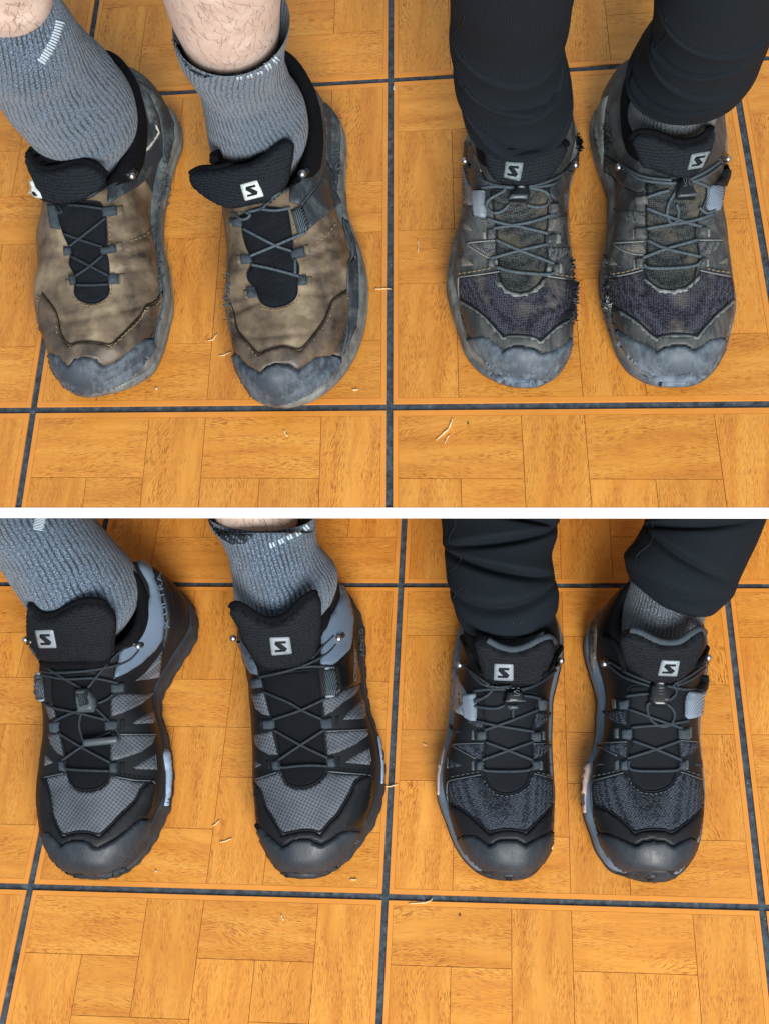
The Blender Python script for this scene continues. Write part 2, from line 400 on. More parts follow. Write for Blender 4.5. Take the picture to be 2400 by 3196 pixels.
def make_floor(fl, irange, jrange):
    root = empty('floor', (0, 0, UP if fl == 0 else 0)); tag(root, kind='structure')
    root['label'] = 'upper floor of wood look tiles with dark grout' if fl == 0 else 'lower floor of wood look tiles with dark grout'
    inv = Matrix.Translation((0, 0, -(UP if fl == 0 else 0)))
    g = [gw(fl, a, b, -.0018) for a, b in rect(irange[0] - .3, jrange[0] - .3, irange[-1] + 1.3, jrange[-1] + 1.3)]
    g = clip(g, fl); V = g + [q - Vector((0, 0, .004)) for q in g]; n = len(g)
    mesh('grout', V, [tuple(range(n)), tuple(reversed(range(n, 2 * n)))] + [(i, n + i, n + (i + 1) % n, (i + 1) % n) for i in range(n)], M['grout'], root, False, inv)
    for i in irange:
        for j in jrange:
            px = [gpx(fl, i + a, j + b) for a in (0, 1) for b in (0, 1)]
            xs, ys = [p[0] for p in px], [p[1] for p in px]
            if max(xs) < -900 or min(xs) > 3100 or max(ys) < -300 or min(ys) > 3450: continue
            if fl == 0 and min(ys) > 1600: continue
            o, t = .0095, .023
            ring = [rect(i + o, j + o, i + 1 - o, j + t), rect(i + o, j + 1 - t, i + 1 - o, j + 1 - o),
                    rect(i + o, j + t, i + t, j + 1 - t), rect(i + 1 - t, j + t, i + 1 - o, j + 1 - t)]
            V, F = prism(fl, ring, -.0035, 0)
            nr = len(F); V2, F2 = prism(fl, [rect(i + t, j + t, i + 1 - t, j + 1 - t)], -.003, -.0007)
            F += [tuple(q + len(V) for q in f) for f in F2]; V += V2
            if not F: continue
            tile = mesh('floor_tile', V, F, None, root, False, inv)
            tile.data.materials.append(M['rim']); tile.data.materials.append(M['joint'])
            for q in range(nr, len(F)): tile.data.polygons[q].material_index = 1
            u = (1 - 2 * t) / 6; e = .0008
            for c, r, ww, hh, hor in BLOCKS:
                a0, a1 = i + t + c * u + e, i + t + (c + ww) * u - e
                b1, b0 = j + 1 - t - r * u - e, j + 1 - t - (r + hh) * u + e
                V, F = prism(fl, [rect(a0, b0, a1, b1)], -.002, -.0001)
                if not F: continue
                bl = mesh('wood_block', V, F, M['wood'], tile, False, inv)
                uvl = bl.data.uv_layers.new(name='grain'); ax, ay = gw(fl, i + 1, j) - gw(fl, i, j), gw(fl, i, j + 1) - gw(fl, i, j)
                ax.normalize(); ay.normalize()
                for lp in bl.data.loops:
                    q = bl.data.vertices[lp.vertex_index].co
                    uvl.data[lp.index].uv = (q.dot(ax), q.dot(ay)) if hor else (q.dot(ay), q.dot(ax))
    return root
floor_up = make_floor(0, range(-2, 3), range(-1, 3))
floor_lo = make_floor(1, range(-2, 3), range(-1, 2))
# the upper floor is a slab with a white front edge, carried by a board set back under it
inv_up = Matrix.Translation((0, 0, -UP))
def slab(name, front, back, z0, z1, m, parent, inv, ext=.0):
    d = (EB - EA).normalized(); a, b = EA - EN * front, EB - EN * front
    q = [a, b, b + EN * back, a + EN * back]
    V = [Vector((p.x, p.y, z1)) for p in q] + [Vector((p.x, p.y, z0)) for p in q]
    return mesh(name, V, [(0, 1, 2, 3), (7, 6, 5, 4)] + [(i, i + 4, (i + 1) % 4 + 4, (i + 1) % 4) for i in range(4)], m, parent, False, inv)
slab('floor_edge', .0022, .0020, UP - .0150, UP + .0002, M['white'], floor_up, inv_up)
slab('floor_slab', 0, 1.3, UP - .0148, UP - .0060, M['white'], floor_up, inv_up)
slab('support_board', -.30, .02, .0, UP - .0150, M['white'], floor_up, inv_up)

# ---------------------------------------------------------------- shoes: last, surface patches, cords
class Shoe: pass
def bvh_of(V, F): return BVHTree.FromPolygons([tuple(v) for v in V], F)
def poly_x(P, y):                 # left and right x of a closed outline at height y
    xs = []
    for a, b in zip(P, P[1:] + P[:1]):
        if (a[1] - y) * (b[1] - y) <= 0 and a[1] != b[1]:
            xs.append(a[0] + (b[0] - a[0]) * (y - a[1]) / (b[1] - a[1]))
    return (min(xs), max(xs)) if xs else (0, 0)
def make_shoe(fl, L, R, tongue_px, label, group, m_upper, m_sole, m_mid=None, insL=.006, insR=.006, tilt=58, kk=6., th_t=.086, hs=1., lug=.0, m_collar=None, heelh=.108):
    sh = Shoe(); zb = UP if fl == 0 else 0.; sh.zb = zb
    toe = at(*[(L[0][i] + R[0][i]) / 2 for i in (0, 1)], zb + .012); heel = at(*[(L[-1][i] + R[-1][i]) / 2 for i in (0, 1)], zb + .05)
    d = heel - toe; ang = math.atan2(-d.x, d.y); mid = (toe + heel) / 2
    sh.root = empty('hiking_shoe', (mid.x, mid.y, zb), ang); tag(sh.root, label, 'shoe', group)
    sh.mx = Matrix.Translation((mid.x, mid.y, zb)) @ Matrix.Rotation(ang, 4, 'Z'); sh.inv = sh.mx.inverted()
    def loc(p, z): q = sh.inv @ at(p[0], p[1], zb + z); return Vector((q.x, q.y))
    nl, nr = len(L), len(R)
    ol = [loc(p, .014 + .036 * max(0, (k / (nl - 1) - .72) / .28)) for k, p in enumerate(L)]
    orr = [loc(p, .014 + .036 * max(0, (k / (nr - 1) - .72) / .28)) for k, p in enumerate(R)]
    out = catmull(ol + orr[::-1], 6, True); out = resample(out, .004)
    for _ in range(2): out = [(out[i - 1] + out[i] * 2 + out[(i + 1) % len(out)]) / 4 for i in range(len(out))]
    sh.out = out; P = [(p.x, p.y) for p in out]; n = len(out)
    y0, y1 = min(p[1] for p in P), max(p[1] for p in P); sh.y0, sh.y1 = y0, y1; Ln = y1 - y0
    # sole: outline rings at rising heights
    nrm = []
    for i in range(n):
        t = out[(i + 1) % n] - out[i - 1]; nrm.append(Vector((t.y, -t.x)).normalized())
    if sum(out[i].x * out[(i + 1) % n].y - out[(i + 1) % n].x * out[i].y for i in range(n)) < 0: nrm = [-q for q in nrm]
    def spring(y): tt = (y - y0) / Ln; return .010 * max(0, 1 - tt / .16) ** 2
    def rings(name, spec, m, lugs=0.):
        V, F = [], []
        for z, off in spec:
            for i in range(n):
                lg = lugs * (1 if (i // 3) % 2 == 0 else -.6) if z < .012 else 0
                q = out[i] + nrm[i] * (off + lg); V.append((q.x, q.y, z + spring(q.y) * (1 if z < .02 else .6)))
        k = len(spec)
        for a in range(k - 1):
            for i in range(n): F.append((a*n + i, a*n + (i + 1) % n, (a + 1)*n + (i + 1) % n, (a + 1)*n + i))
        F.append(tuple(reversed(range(n)))); F.append(tuple(range((k - 1) * n, k * n)))
        o = mesh(name, V, F, m, sh.root, True); fix_normals(o); b0 = len(SV)
        SV.extend([sh.mx @ Vector(v) for v in V]); SF.extend([tuple(q + b0 for q in f) for f in F]); return o
    SV, SF = [], []
    rings('outsole', [(.0, -.004), (.002, -.0005), (.010, .0008), (.0125, .0004)], m_sole, lug)
    rings('midsole', [(.0125, -.0010), (.015, .0), (.022, -.0004), (.027, -.0020), (.029, -.006)], m_mid or m_sole)
    sh.sole = bvh_of(SV, SF)
    # upper
    ty = (sh.inv @ at(tongue_px[0], tongue_px[1], zb + th_t)); sh.ty = ty; tT = (ty.y - y0) / Ln; sh.tT = tT
    zs = .025
    keys = [(0, .030), (.012, .042), (.035, .051), (.09, .058), (.55 * tT, .063), (.8 * tT, .073), (tT, .084), (tT + .12, .088), (.93, .092), (.98, .078), (1, .05)]
    hx, hy = [a for a, _ in keys], [zs + (b - zs) * hs for _, b in keys]
    NS, NU = 150, 97; V, F = [], []
    oy0, oy1 = ty.y + .014, y1 - .020
    pc, pry = (oy0 + oy1) / 2, (oy1 - oy0) / 2
    oc = [sum(poly_x(P, y)) / 2 for y in np.linspace(oy0, oy1, 9)]; pcx = .5 * np.mean(oc) + .5 * (ty.x * .4 + .6 * oc[-2]); prx = .034
    prx = .034 if m_upper == M['leather'] else .0305
    sh.pit = (pcx, pc, prx, pry)
    for j in range(NS):
        s = (1 - math.cos(math.pi * j / (NS - 1))) / 2; y = y0 + .002 + (Ln - .004) * s
        xl, xr = poly_x(P, y); wd = xr - xl; f = min(1, wd / .04)
        xl += insL * f; xr -= insR * f
        c, hw = (xl + xr) / 2, max(.001, (xr - xl) / 2); h = float(pchip(hx, hy, (y - y0) / Ln))
        for i in range(NU):
            ph = math.pi * i / (NU - 1); cs, sn = math.cos(ph), math.sin(ph)
            wall = abs(sn) ** .78
            x = c - hw * math.copysign(abs(cs) ** .86, cs) * (1 - .10 * wall * min(1, max(0, (s - .45) * 4)))
            z = zs - .002 + (h - zs) * wall
            e = math.sqrt(((x - pcx) / prx) ** 2 + ((y - pc) / pry) ** 2)
            if e < 1.0: z = max(.03, z - .062 * min(1, (1.0 - e) / .16))
            V.append(Vector((x, y, z)))
    for j in range(NS - 1):
        for i in range(NU - 1): F.append((j*NU + i, j*NU + i + 1, (j + 1)*NU + i + 1, (j + 1)*NU + i))
    o = mesh('upper', V, F, m_upper, sh.root); fix_normals(o); sh.upper = o
    WV = [sh.mx @ v for v in V]; sh.body = bvh_of(WV, F); sh.V, sh.F = V, F
    # collar: padded ring round the ankle opening
    CV, CF = [], []; NT_, NP = 72, 12
    for a in range(NT_):
        th = 2 * math.pi * a / NT_; bk = max(0, math.sin(th)); fr = max(0, -math.sin(th))
        h = zs + (.086 - zs) * hs + (heelh - .086) * bk ** 2 - .006 * fr
        cx, cy = pcx + prx * 1.02 * math.cos(th), pc + pry * 1.02 * math.sin(th)
        for b in range(NP):
            q = 2 * math.pi * b / NP; rr, zz = (.0068 if m_upper == M['leather'] else .0055) * math.cos(q), (.0085 if math.sin(q) > 0 else .026) * math.sin(q)
            CV.append(Vector((cx + rr * math.cos(th), cy + rr * math.sin(th), h - .008 + zz)))
    for a in range(NT_):
        for b in range(NP): CF.append((a*NP + b, a*NP + (b + 1) % NP, ((a + 1) % NT_)*NP + (b + 1) % NP, ((a + 1) % NT_)*NP + b))
    o = mesh('collar', CV, CF, m_collar or M['lining'], sh.root); fix_normals(o)
    sh.coll = bvh_of([sh.mx @ v for v in CV], CF)
    # tongue surface (a curved sheet only used to lay the tongue on)
    tl = math.radians(tilt); dr = Vector((0, math.cos(tl), math.sin(tl))); nn = Vector((0, -math.sin(tl), math.cos(tl)))
    TV, TF = [], []; A_, B_ = 25, 21
    for b in range(B_):
        for a in range(A_):
            aa, bb = -.07 + .14 * a / (A_ - 1), -.04 + .13 * b / (B_ - 1)
            TV.append(sh.mx @ (Vector((ty.x + aa, ty.y, th_t + .004)) + dr * bb - nn * (kk * aa * aa + 2.5 * max(0, bb - .02) ** 2)))
    for b in range(B_ - 1):
        for a in range(A_ - 1): TF.append((b*A_ + a, b*A_ + a + 1, (b + 1)*A_ + a + 1, (b + 1)*A_ + a))
    sh.tsurf = bvh_of(TV, TF)
    sh.extra = []
    return sh
def px_of(p):
    q = CAM_R.transposed() @ (p - CAM_P); return 1200 + 5000 * q.x / -q.z, 1598 - 5000 * q.y / -q.z
def dent(sh, lines, depth=.0014, wpx=8., swell=.0012, lump=.0006, seed=1):
    """press worn creases into the upper (and swell the leather beside them)"""
    me = sh.upper.data; r = random.Random(seed); ph = [r.uniform(0, 6.28) for _ in range(6)]
    W_ = [sh.mx @ v for v in sh.V]; PX = np.array([px_of(v) for v in W_]); D = np.zeros(len(W_))
    for ln, amp in lines:
        P = np.array([(v.x, v.y) for v in catmull([Vector(p) for p in ln], 5)]); best = np.full(len(PX), 1e9); tt = np.zeros(len(PX)); n = len(P) - 1
        for i in range(n):
            a, b = P[i], P[i + 1]; ab = b - a; t = np.clip(((PX - a) @ ab) / max(ab @ ab, 1e-9), 0, 1); d = np.linalg.norm(PX - (a + t[:, None] * ab), axis=1)
            m_ = d < best; best[m_] = d[m_]; tt[m_] = (i + t[m_]) / n
        env = np.sin(np.pi * np.clip(.12 + .76 * tt, 0, 1)) ** .7
        D += amp * env * (-depth * np.exp(-(best / wpx) ** 2) + swell * np.exp(-((best - 2.4 * wpx) / (1.5 * wpx)) ** 2))
    V2 = []
    for i, v in enumerate(sh.V):
        q = lump * (math.sin(v.x * 130 + ph[0]) * math.sin(v.y * 105 + ph[1]) + .6 * math.sin(v.x * 240 + ph[2] + v.y * 190))
        f = min(1, max(0, (v.z - .03) / .012)); V2.append(v + me.vertices[i].normal * (D[i] + q) * f)
    me.vertices.foreach_set('co', [c for v in V2 for c in v]); me.update(); sh.V = V2; sh.body = bvh_of([sh.mx @ v for v in V2], sh.F)
def cast(sh, px, py, surf):
    d = ray(px, py); best = None
    S_ = {'body': [sh.body, sh.sole], 'tongue': [sh.tsurf], 'both': [sh.body, sh.coll] + sh.extra, 'lace': [sh.body] + sh.extra}[surf]
    for b in S_:
        l, nrm, i, dist = b.ray_cast(CAM_P, d)
        if l is not None and (best is None or dist < best[2]): best = (l, nrm, dist)
    if best is None: return None
    nrm = best[1]
    if nrm.dot(d) > 0: nrm = -nrm
    return best[0], nrm
def cast_safe(sh, p, surf, c):
    for k in range(26):
        h = cast(sh, p[0] + (c[0] - p[0]) * k * .035, p[1] + (c[1] - p[1]) * k * .035, surf)
        if h: return h
    p3 = at(c[0], c[1], sh.zb + .05); return p3, Vector((0, 0, 1))
def inside(P, X):
    x, y = X[:, 0], X[:, 1]; r = np.zeros(len(X), bool); n = len(P)
    for i in range(n):
        (x1, y1), (x2, y2) = P[i], P[(i + 1) % n]
        if y1 == y2: continue
        r ^= ((y1 > y) != (y2 > y)) & (x < (x2 - x1) * (y - y1) / (y2 - y1) + x1)
    return r
def dist_poly(P, X):
    d = np.full(len(X), 1e9)
    for a, b in zip(P, np.roll(P, -1, 0)):
        ab = b - a; t = np.clip(((X - a) @ ab) / max(ab @ ab, 1e-9), 0, 1); d = np.minimum(d, np.linalg.norm(X - (a + t[:, None] * ab), axis=1))
    return d
def triang(poly, step):
    B = resample([Vector(p) for p in poly], step); Pn = np.array([(v.x, v.y) for v in B])
    lo, hi = Pn.min(0), Pn.max(0)
    g = np.array([(x + (step / 2 if k % 2 else 0), y) for k, y in enumerate(np.arange(lo[1], hi[1], step * .87)) for x in np.arange(lo[0], hi[0], step)])
    if len(g):
        g = g[inside(Pn, g)]
        if len(g): g = g[dist_poly(Pn, g) > step * .55]
    pts = [Vector(v) for v in B] + [Vector(q) for q in g]
    r = delaunay_2d_cdt(pts, [(i, (i + 1) % len(B)) for i in range(len(B))], [], 1, 1e-3)
    return r[0], [tuple(f) for f in r[2]], Pn
SEAMS = {'throat_gusset': (.0006, .0009, 'ink'), 'collar_panel': (.0005, .0008, 'ink')}  # dark outlines painting in the shadow along these seams
def patch(sh, name, poly, m, off=.0004, th=.0012, rnd=.0022, surf='body', step=9, parent=None, skirt=.0022, curve=0, wob=0., edge_m=None):
    if curve: poly = [tuple(v) for v in catmull([Vector(p) for p in poly], curve, True)]
    if wob: poly = [tuple(v + Vector((random.gauss(0, wob), random.gauss(0, wob)))) for v in resample([Vector(p) for p in poly], 7)]
    vs, fs, Pn = triang(poly, step)
    if not fs: return None
    X = np.array([(v.x, v.y) for v in vs]); D = dist_poly(Pn, X) / 3800.; c = Pn.mean(0)
    V, NRM = [], []
    for v, dd in zip(vs, D):
        p, nr = cast_safe(sh, v, surf, c); q = 1 - min(dd / rnd, 1)
        V.append(p + nr * (off + th * math.sqrt(max(0, 1 - q * q)))); NRM.append(nr)
    F = []
    for f in fs:
        a, b, cc = (V[i] for i in f[:3]); nr = (b - a).cross(cc - a)
        F.append(f if nr.dot(CAM_P - a) > 0 else tuple(reversed(f)))
    cnt = {}
    for f in F:
        for a, b in zip(f, f[1:] + f[:1]): cnt[(a, b)] = 1
    dup = {}
    for (a, b) in list(cnt):
        if (b, a) in cnt: continue
        for q in (a, b):
            if q not in dup: dup[q] = len(V); V.append(V[q] - NRM[q] * (skirt + off))
        F.append((b, a, dup[a], dup[b]))
    o = mesh(name, V, F, m, parent or sh.root, True, sh.inv)
    sh.last = bvh_of(V, F)
    if name in SEAMS and surf == 'body':
        r_, l_, mm = SEAMS[name]; pl = [Vector(p) for p in poly]; cords(sh, 'seam', [[tuple(p) for p in pl + pl[:1]]], M[mm], r_, l_, 'body', curve=1)  # dark tube standing in for the shade at the seam
    return o
def cords(sh, name, lines, m, r=.0013, lift=.0022, surf='lace', parent=None, curve=6, sag=0):
    paths = []
    for ln in lines:
        pl = catmull([Vector(p) for p in ln], curve); pl = resample(pl, 7, False); c = pl[len(pl) // 2]
        pts = []
        for p in pl:
            q, nr = cast_safe(sh, p, surf, c); pts.append(q - ray(p[0], p[1]) * lift * 1.1)
        for _ in range(4):
            pts = [pts[0]] + [(pts[i - 1] + pts[i] * 2 + pts[i + 1]) / 4 for i in range(1, len(pts) - 1)] + [pts[-1]]
        paths.append(pts)
    for q in paths: V, F = tube_mesh([q], r); o = mesh(name, V, F, m, parent or sh.root, True, sh.inv)
    return o
def stitches(sh, lines, m, surf='body', lift=.0018, r=.00045, dash=9, gap=6, parent=None):
    paths = []
    for ln in lines:
        pl = resample([Vector(p) for p in ln], 3, False); k = 0
        while k < len(pl) - dash // 3:
            seg = pl[k:k + dash // 3 + 1]; k += (dash + gap) // 3; pts = []
            for p in seg:
                h = cast(sh, p[0], p[1], surf)
                if h: pts.append(h[0] + h[1] * lift)
            if len(pts) > 1: paths.append(pts)
    if paths:
        V, F = tube_mesh(paths, r, 4); o = mesh('stitching', V, F, m, parent or sh.root, True, sh.inv); tag(o, kind='stuff'); return o
def quadmap(q, u, v):
    (ax, ay), (bx, by), (cx, cy), (dx, dy) = q            # TL TR BR BL
    return ((ax*(1-u)+bx*u)*(1-v) + (dx*(1-u)+cx*u)*v, (ay*(1-u)+by*u)*(1-v) + (dy*(1-u)+cy*u)*v)
def emblem(sh, q, m_bg, m_ink, surf='tongue', off=.0066, parent=None, rim=True):
    r = .08; sq = []
    for cx, cy, a0 in ((r, r, 180), (1 - r, r, 270), (1 - r, 1 - r, 0), (r, 1 - r, 90)):
        for k in range(4): a = math.radians(a0 + 30 * k); sq.append(quadmap(q, cx + r * math.cos(a), cy + r * math.sin(a)))
    o = patch(sh, 'logo', sq, m_bg, off, .0005, .001, surf, 8, parent, .0012)
    s = [(.26, .20), (.80, .20), (.80, .34), (.52, .34), (.82, .64), (.70, .81), (.18, .81), (.18, .68), (.48, .67), (.20, .38)]
    patch(sh, 'letter', [quadmap(q, *p) for p in s], m_ink, off + .0006, .0002, .001, surf, 8, parent, .0008)
    return o
def text(sh, txt, q, m, surf='body', off=.0022, parent=None, name='lettering'):
    cu = bpy.data.curves.new('t', 'FONT'); cu.body = txt; cu.resolution_u = 2; ob = bpy.data.objects.new('t', cu); COL.objects.link(ob)
    bpy.context.view_layer.update()
    me = ob.to_mesh(); V2 = [v.co.copy() for v in me.vertices]; F = [tuple(p.vertices) for p in me.polygons]; ob.to_mesh_clear()
    bpy.data.objects.remove(ob); bpy.data.curves.remove(cu)
    x0, x1 = min(v.x for v in V2), max(v.x for v in V2); b0, b1 = min(v.y for v in V2), max(v.y for v in V2); V = []
    c = quadmap(q, .5, .5)
    for v in V2:
        p = quadmap(q, (v.x - x0) / (x1 - x0), 1 - (v.y - b0) / (b1 - b0)); h, nr = cast_safe(sh, p, surf, c); V.append(h + nr * off)
    return mesh(name, V, F, m, parent or sh.root, False, sh.inv)
def ball(r, seg=14):
    V, F = [], []; R_ = seg // 2
    for i in range(R_ + 1):
        a = math.pi * i / R_
        for j in range(seg): b = 2 * math.pi * j / seg; V.append(Vector((r * math.sin(a) * math.cos(b), r * math.sin(a) * math.sin(b), r * math.cos(a))))
    for i in range(R_):
        for j in range(seg): F.append((i*seg + j, i*seg + (j + 1) % seg, (i + 1)*seg + (j + 1) % seg, (i + 1)*seg + j))
    return V, F
def hook(sh, bead, tail, r=.0031):   # steel bead with its dark clip
    d = Vector(tail) - Vector(bead); d.normalize(); nn = Vector((-d.y, d.x)); b = Vector(bead); w = 11; t = Vector(tail)
    pl = [tuple(b + nn * w - d * 8), tuple(t + nn * w), tuple(t - nn * w), tuple(b - nn * w - d * 8)]
    o = patch(sh, 'lace_hook', pl, M['hookp'], .0005, .0035, .0025, 'both', 6)
    c, nr = cast_safe(sh, bead, 'both', t); c = c + nr * .0035
    V, F = ball(r); V = [c + Vector((v.x, v.y, v.z)) for v in V]
    mesh('bead', V, F, M['metal'], o, True, sh.inv)
def ring_sort(l): return l

# ---------------------------------------------------------------- legs
def loft(name, rows, m, parent, dr=1., nu=96, sub=7, disp=None, close_end=False, vscale=1., flat=None):
    """rows: (left px, right px, height) from the foot upwards"""
    Ls = catmull([at(*r[0], r[2]) for r in rows], sub); Rs = catmull([at(*r[1], r[2]) for r in rows], sub)
    n = len(Ls); Cn = [(a + b) / 2 for a, b in zip(Ls, Rs)]; V, UV = [], []; s = 0; info = []
    def autod(i):
        T = (Cn[min(i + 1, n - 1)] - Cn[max(i - 1, 0)]).normalized(); X = (Rs[i] - Ls[i]) / 2
        D = X.cross(T); D = D.normalized() * X.length * dr
        return -D if D.dot(CAM_P - Cn[i]) < 0 else D
    DS = catmull([(at(*r[3], r[4]) - Cn[k * sub]) if len(r) > 3 else autod(k * sub) for k, r in enumerate(rows)], sub)
    for i in range(n):
        if i: s += (Cn[i] - Cn[i - 1]).length
        X = (Rs[i] - Ls[i]) / 2; D = DS[i]
        for k in range(nu):
            a = 2 * math.pi * k / nu; e = X * math.cos(a) + D * math.sin(a)
            q = disp(a, s, i / (n - 1)) if disp else 0
            V.append(Cn[i] + e + e.normalized() * q)
        info.append(s)
    F = [(i*nu + k, i*nu + (k + 1) % nu, (i + 1)*nu + (k + 1) % nu, (i + 1)*nu + k) for i in range(n - 1) for k in range(nu)]
    o = mesh(name, V, F, m, parent)
    if parent: o.matrix_parent_inverse = parent.matrix_world.inverted()
    uvl = o.data.uv_layers.new(name='knit')
    for p in o.data.polygons:
        for li, vi in zip(p.loop_indices, p.vertices):
            k, i = vi % nu, vi // nu
            if k == 0 and any(v % nu == nu - 1 for v in p.vertices): k = nu
            uvl.data[li].uv = (k / nu, info[i])
    fix_normals(o)
    ob = Shoe(); ob.body = ob.sole = bvh_of(V, F); ob.coll = ob.body; ob.tsurf = ob.body; ob.extra = []; ob.root = o; ob.inv = Matrix(); ob.zb = 0; ob.o = o
    return ob

# ---------------------------------------------------------------- the people (legs in view only)
def rows(ox, oy, s, zb, lst): return [((ox + q[0] / s, oy + q[1] / s), (ox + q[2] / s, oy + q[3] / s), zb + q[4]) + (((ox + q[5] / s, oy + q[6] / s), zb + q[7]) if len(q) > 5 else ()) for q in lst]
def person(loc, label, group=None):
    p = empty('person', loc); tag(p, label, 'person', group); bpy.context.view_layer.update(); return p
def bumps(seed, amp, fx, fv):
    r = random.Random(seed); w_ = [(r.uniform(.3, 1), r.randint(1, fx), r.uniform(.4, 1) * fv, r.uniform(0, 6.28)) for _ in range(7)]
    t = sum(a for a, *_ in w_)
    return lambda a, s, f: amp * sum(q * math.sin(k * a + v * s + ph) for q, k, v, ph in w_) / t
P1 = person((-.25, .62, UP), 'person with bare shins and bunched grey ribbed socks standing in worn brown shoes')
P2 = person((.19, .62, UP), 'person in bunched black leggings standing in worn dusty navy shoes')
P3 = person((-.2, .24, 0), 'person with grey ribbed socks standing in new black and grey shoes')
P4 = person((.16, .24, 0), 'person in bunched black leggings standing in new navy and black shoes')
kb = bumps(3, .0010, 4, 220)
def skin(rw, par): return loft('leg', rw, M['skin'], par, 1., 64, 7)
def sock(rw, par, m='sock', amp=1., dr=1.): return loft('sock', rw, M[m], par, dr, 128, 10, lambda a, s, f: kb(a, s, f) * amp)
A1 = (40, 40, 2.768); B1 = (540, 40, 2.373); C1 = (1350, 40, 3.322); D1 = (1800, 40, 2.966)
E1 = (40, 1600, 2.768); F1 = (640, 1600, 2.768); G1 = (1340, 1600, 3.322); H1 = (1780, 1600, 2.864)
A2 = (40, 640, 2.768); B2 = (600, 680, 2.768); C2 = (1350, 640, 3.322); D2 = (1820, 640, 3.194)
E2 = (60, 2160, 2.768); F2 = (660, 2160, 2.768); G2 = (1320, 2180, 3.322); H2 = (1780, 2180, 3.322)
# bare leg in the far left sock
sA = sock(rows(*A1, UP, [(420, 1450, 860, 1420, .035), (300, 1260, 980, 1260, .058), (200, 1060, 1070, 1020, .082), (90, 900, 1060, 850, .11), (-60, 760, 960, 640, .14), (-190, 610, 810, 470, .17), (-290, 470, 650, 265, .20), (-330, 380, 570, 130, .22), (-350, 290, 470, -50, .238), (-385, 190, 345, -255, .25), (-405, 150, 275, -365, .256)]), P1)
skA = skin(rows(*A1, UP, [(-230, 340, 440, -40, .22), (-340, 140, 250, -335, .256), (-340, 0, 230, -460, .29), (-380, -200, 180, -640, .32), (-430, -450, 130, -880, .37), (-480, -720, 90, -1140, .42)]), P1)
sB = sock(rows(*B1, UP, [(370, 1230, 880, 1030, .035), (300, 1080, 960, 930, .062), (262, 950, 1000, 830, .085), (242, 800, 985, 720, .11), (220, 650, 915, 610, .135), (190, 510, 850, 490, .16), (120, 390, 825, 370, .185), (50, 290, 835, 250, .205), (0, 190, 855, 110, .222), (-5, 120, 862, 30, .235)]), P1)
skB = skin(rows(*B1, UP, [(80, 260, 790, 190, .19), (30, 110, 792, 30, .228), (-40, -60, 800, -110, .26), (-110, -300, 830, -340, .30), (-150, -520, 840, -560, .34), (-180, -760, 860, -800, .38)]), P1)
# leggings
def folds(fl, base, sym=False):
    def f(a, s, t):
        ph = (a - math.pi / 2) / (math.pi / 2)
        if ph > 2: ph -= 4
        q = base(a, s, t); wf = .2 + .8 * max(0, math.sin(a)) ** .8
        for v0, sl, cv, A, w_, u0, uw in fl:
            d = s - (v0 + sl * ph + cv * ph * ph); g = math.exp(-abs((ph - u0) / uw) ** 3) * wf
            if sym:
                e = abs(d)
                if e < .05: q += A * g * (.8 * (1 - math.exp(-e / .002)) * math.exp(-e / (w_ * 1.1)) - 1.25 * math.exp(-(d / .0028) ** 2))
            elif -.012 < d < .05:
                if d > 0: q += A * g * (1 - math.exp(-d / .0016)) * math.exp(-d / (w_ * 1.3))
                q -= A * g * 1.1 * math.exp(-(d / .0030) ** 2)
        return q
    return f
FC = [(.008, .004, .016, .0085, .006, 0, 1.1), (.020, .008, .022, .0085, .006, .15, 1.1), (.037, .016, .028, .0130, .009, .2, 1.2), (.070, -.02, .02, .0080, .010, -.55, .5), (.090, .03, .02, .0130, .013, .3, 1.0), (.138, .02, .015, .0080, .014, .2, .9)]
tC = loft('trouser_leg', rows(*C1, UP, [(365, 1160, 1380, 1110, .098, 880, 1400, .125), (310, 1010, 1440, 960, .125), (285, 840, 1442, 790, .145), (250, 690, 1420, 630, .165), (222, 510, 1375, 440, .185), (210, 310, 1368, 320, .21), (195, 110, 1420, 90, .24), (185, -90, 1450, -110, .27), (170, -320, 1490, -330, .31), (160, -560, 1520, -560, .34), (150, -800, 1550, -800, .37)]), M['jersey'], P2, .95, 144, 24, folds(FC, bumps(5, .0016, 3, 90), True))
FD = [(.010, -.004, .006, 0.0089, .005, 0, .9), (.030, .010, .012, 0.0103, .008, .2, .7), (.055, -.02, .01, 0.0115, .010, .1, .7), (.085, .018, .012, 0.0089, .009, .3, .6), (.12, -.02, .01, 0.0103, .012, 0, .8), (.16, .02, .01, 0.0103, .012, 0, .8)]
tD = loft('trouser_leg', rows(*D1, UP, [(575, 520, 1390, 840, .118, 985, 845, .150), (545, 440, 1430, 850, .124, 985, 800, .165), (535, 330, 1560, 750, .14), (590, 235, 1650, 640, .16), (650, 150, 1720, 460, .185), (695, 40, 1800, 230, .215), (725, -110, 1860, 0, .245), (760, -320, 1900, -230, .285), (790, -560, 1940, -480, .32), (820, -800, 1980, -740, .35)]), M['jersey'], P2, .95, 144, 24, folds(FD, bumps(6, .0016, 3, 90), True))
sD = sock(rows(*D1, UP, [(560, 1230, 1120, 1210, .04), (480, 1060, 1200, 1090, .062), (470, 900, 1280, 1000, .082), (540, 690, 1335, 890, .10), (620, 500, 1370, 760, .118), (680, 380, 1420, 620, .135)]), P2, 'sockfine', .5)
sC = sock(rows(*C1, UP, [(640, 1500, 1250, 1490, .04), (560, 1350, 1300, 1330, .07), (480, 1150, 1330, 1120, .10), (430, 950, 1320, 930, .12)]), P2, 'sockfine', .5)
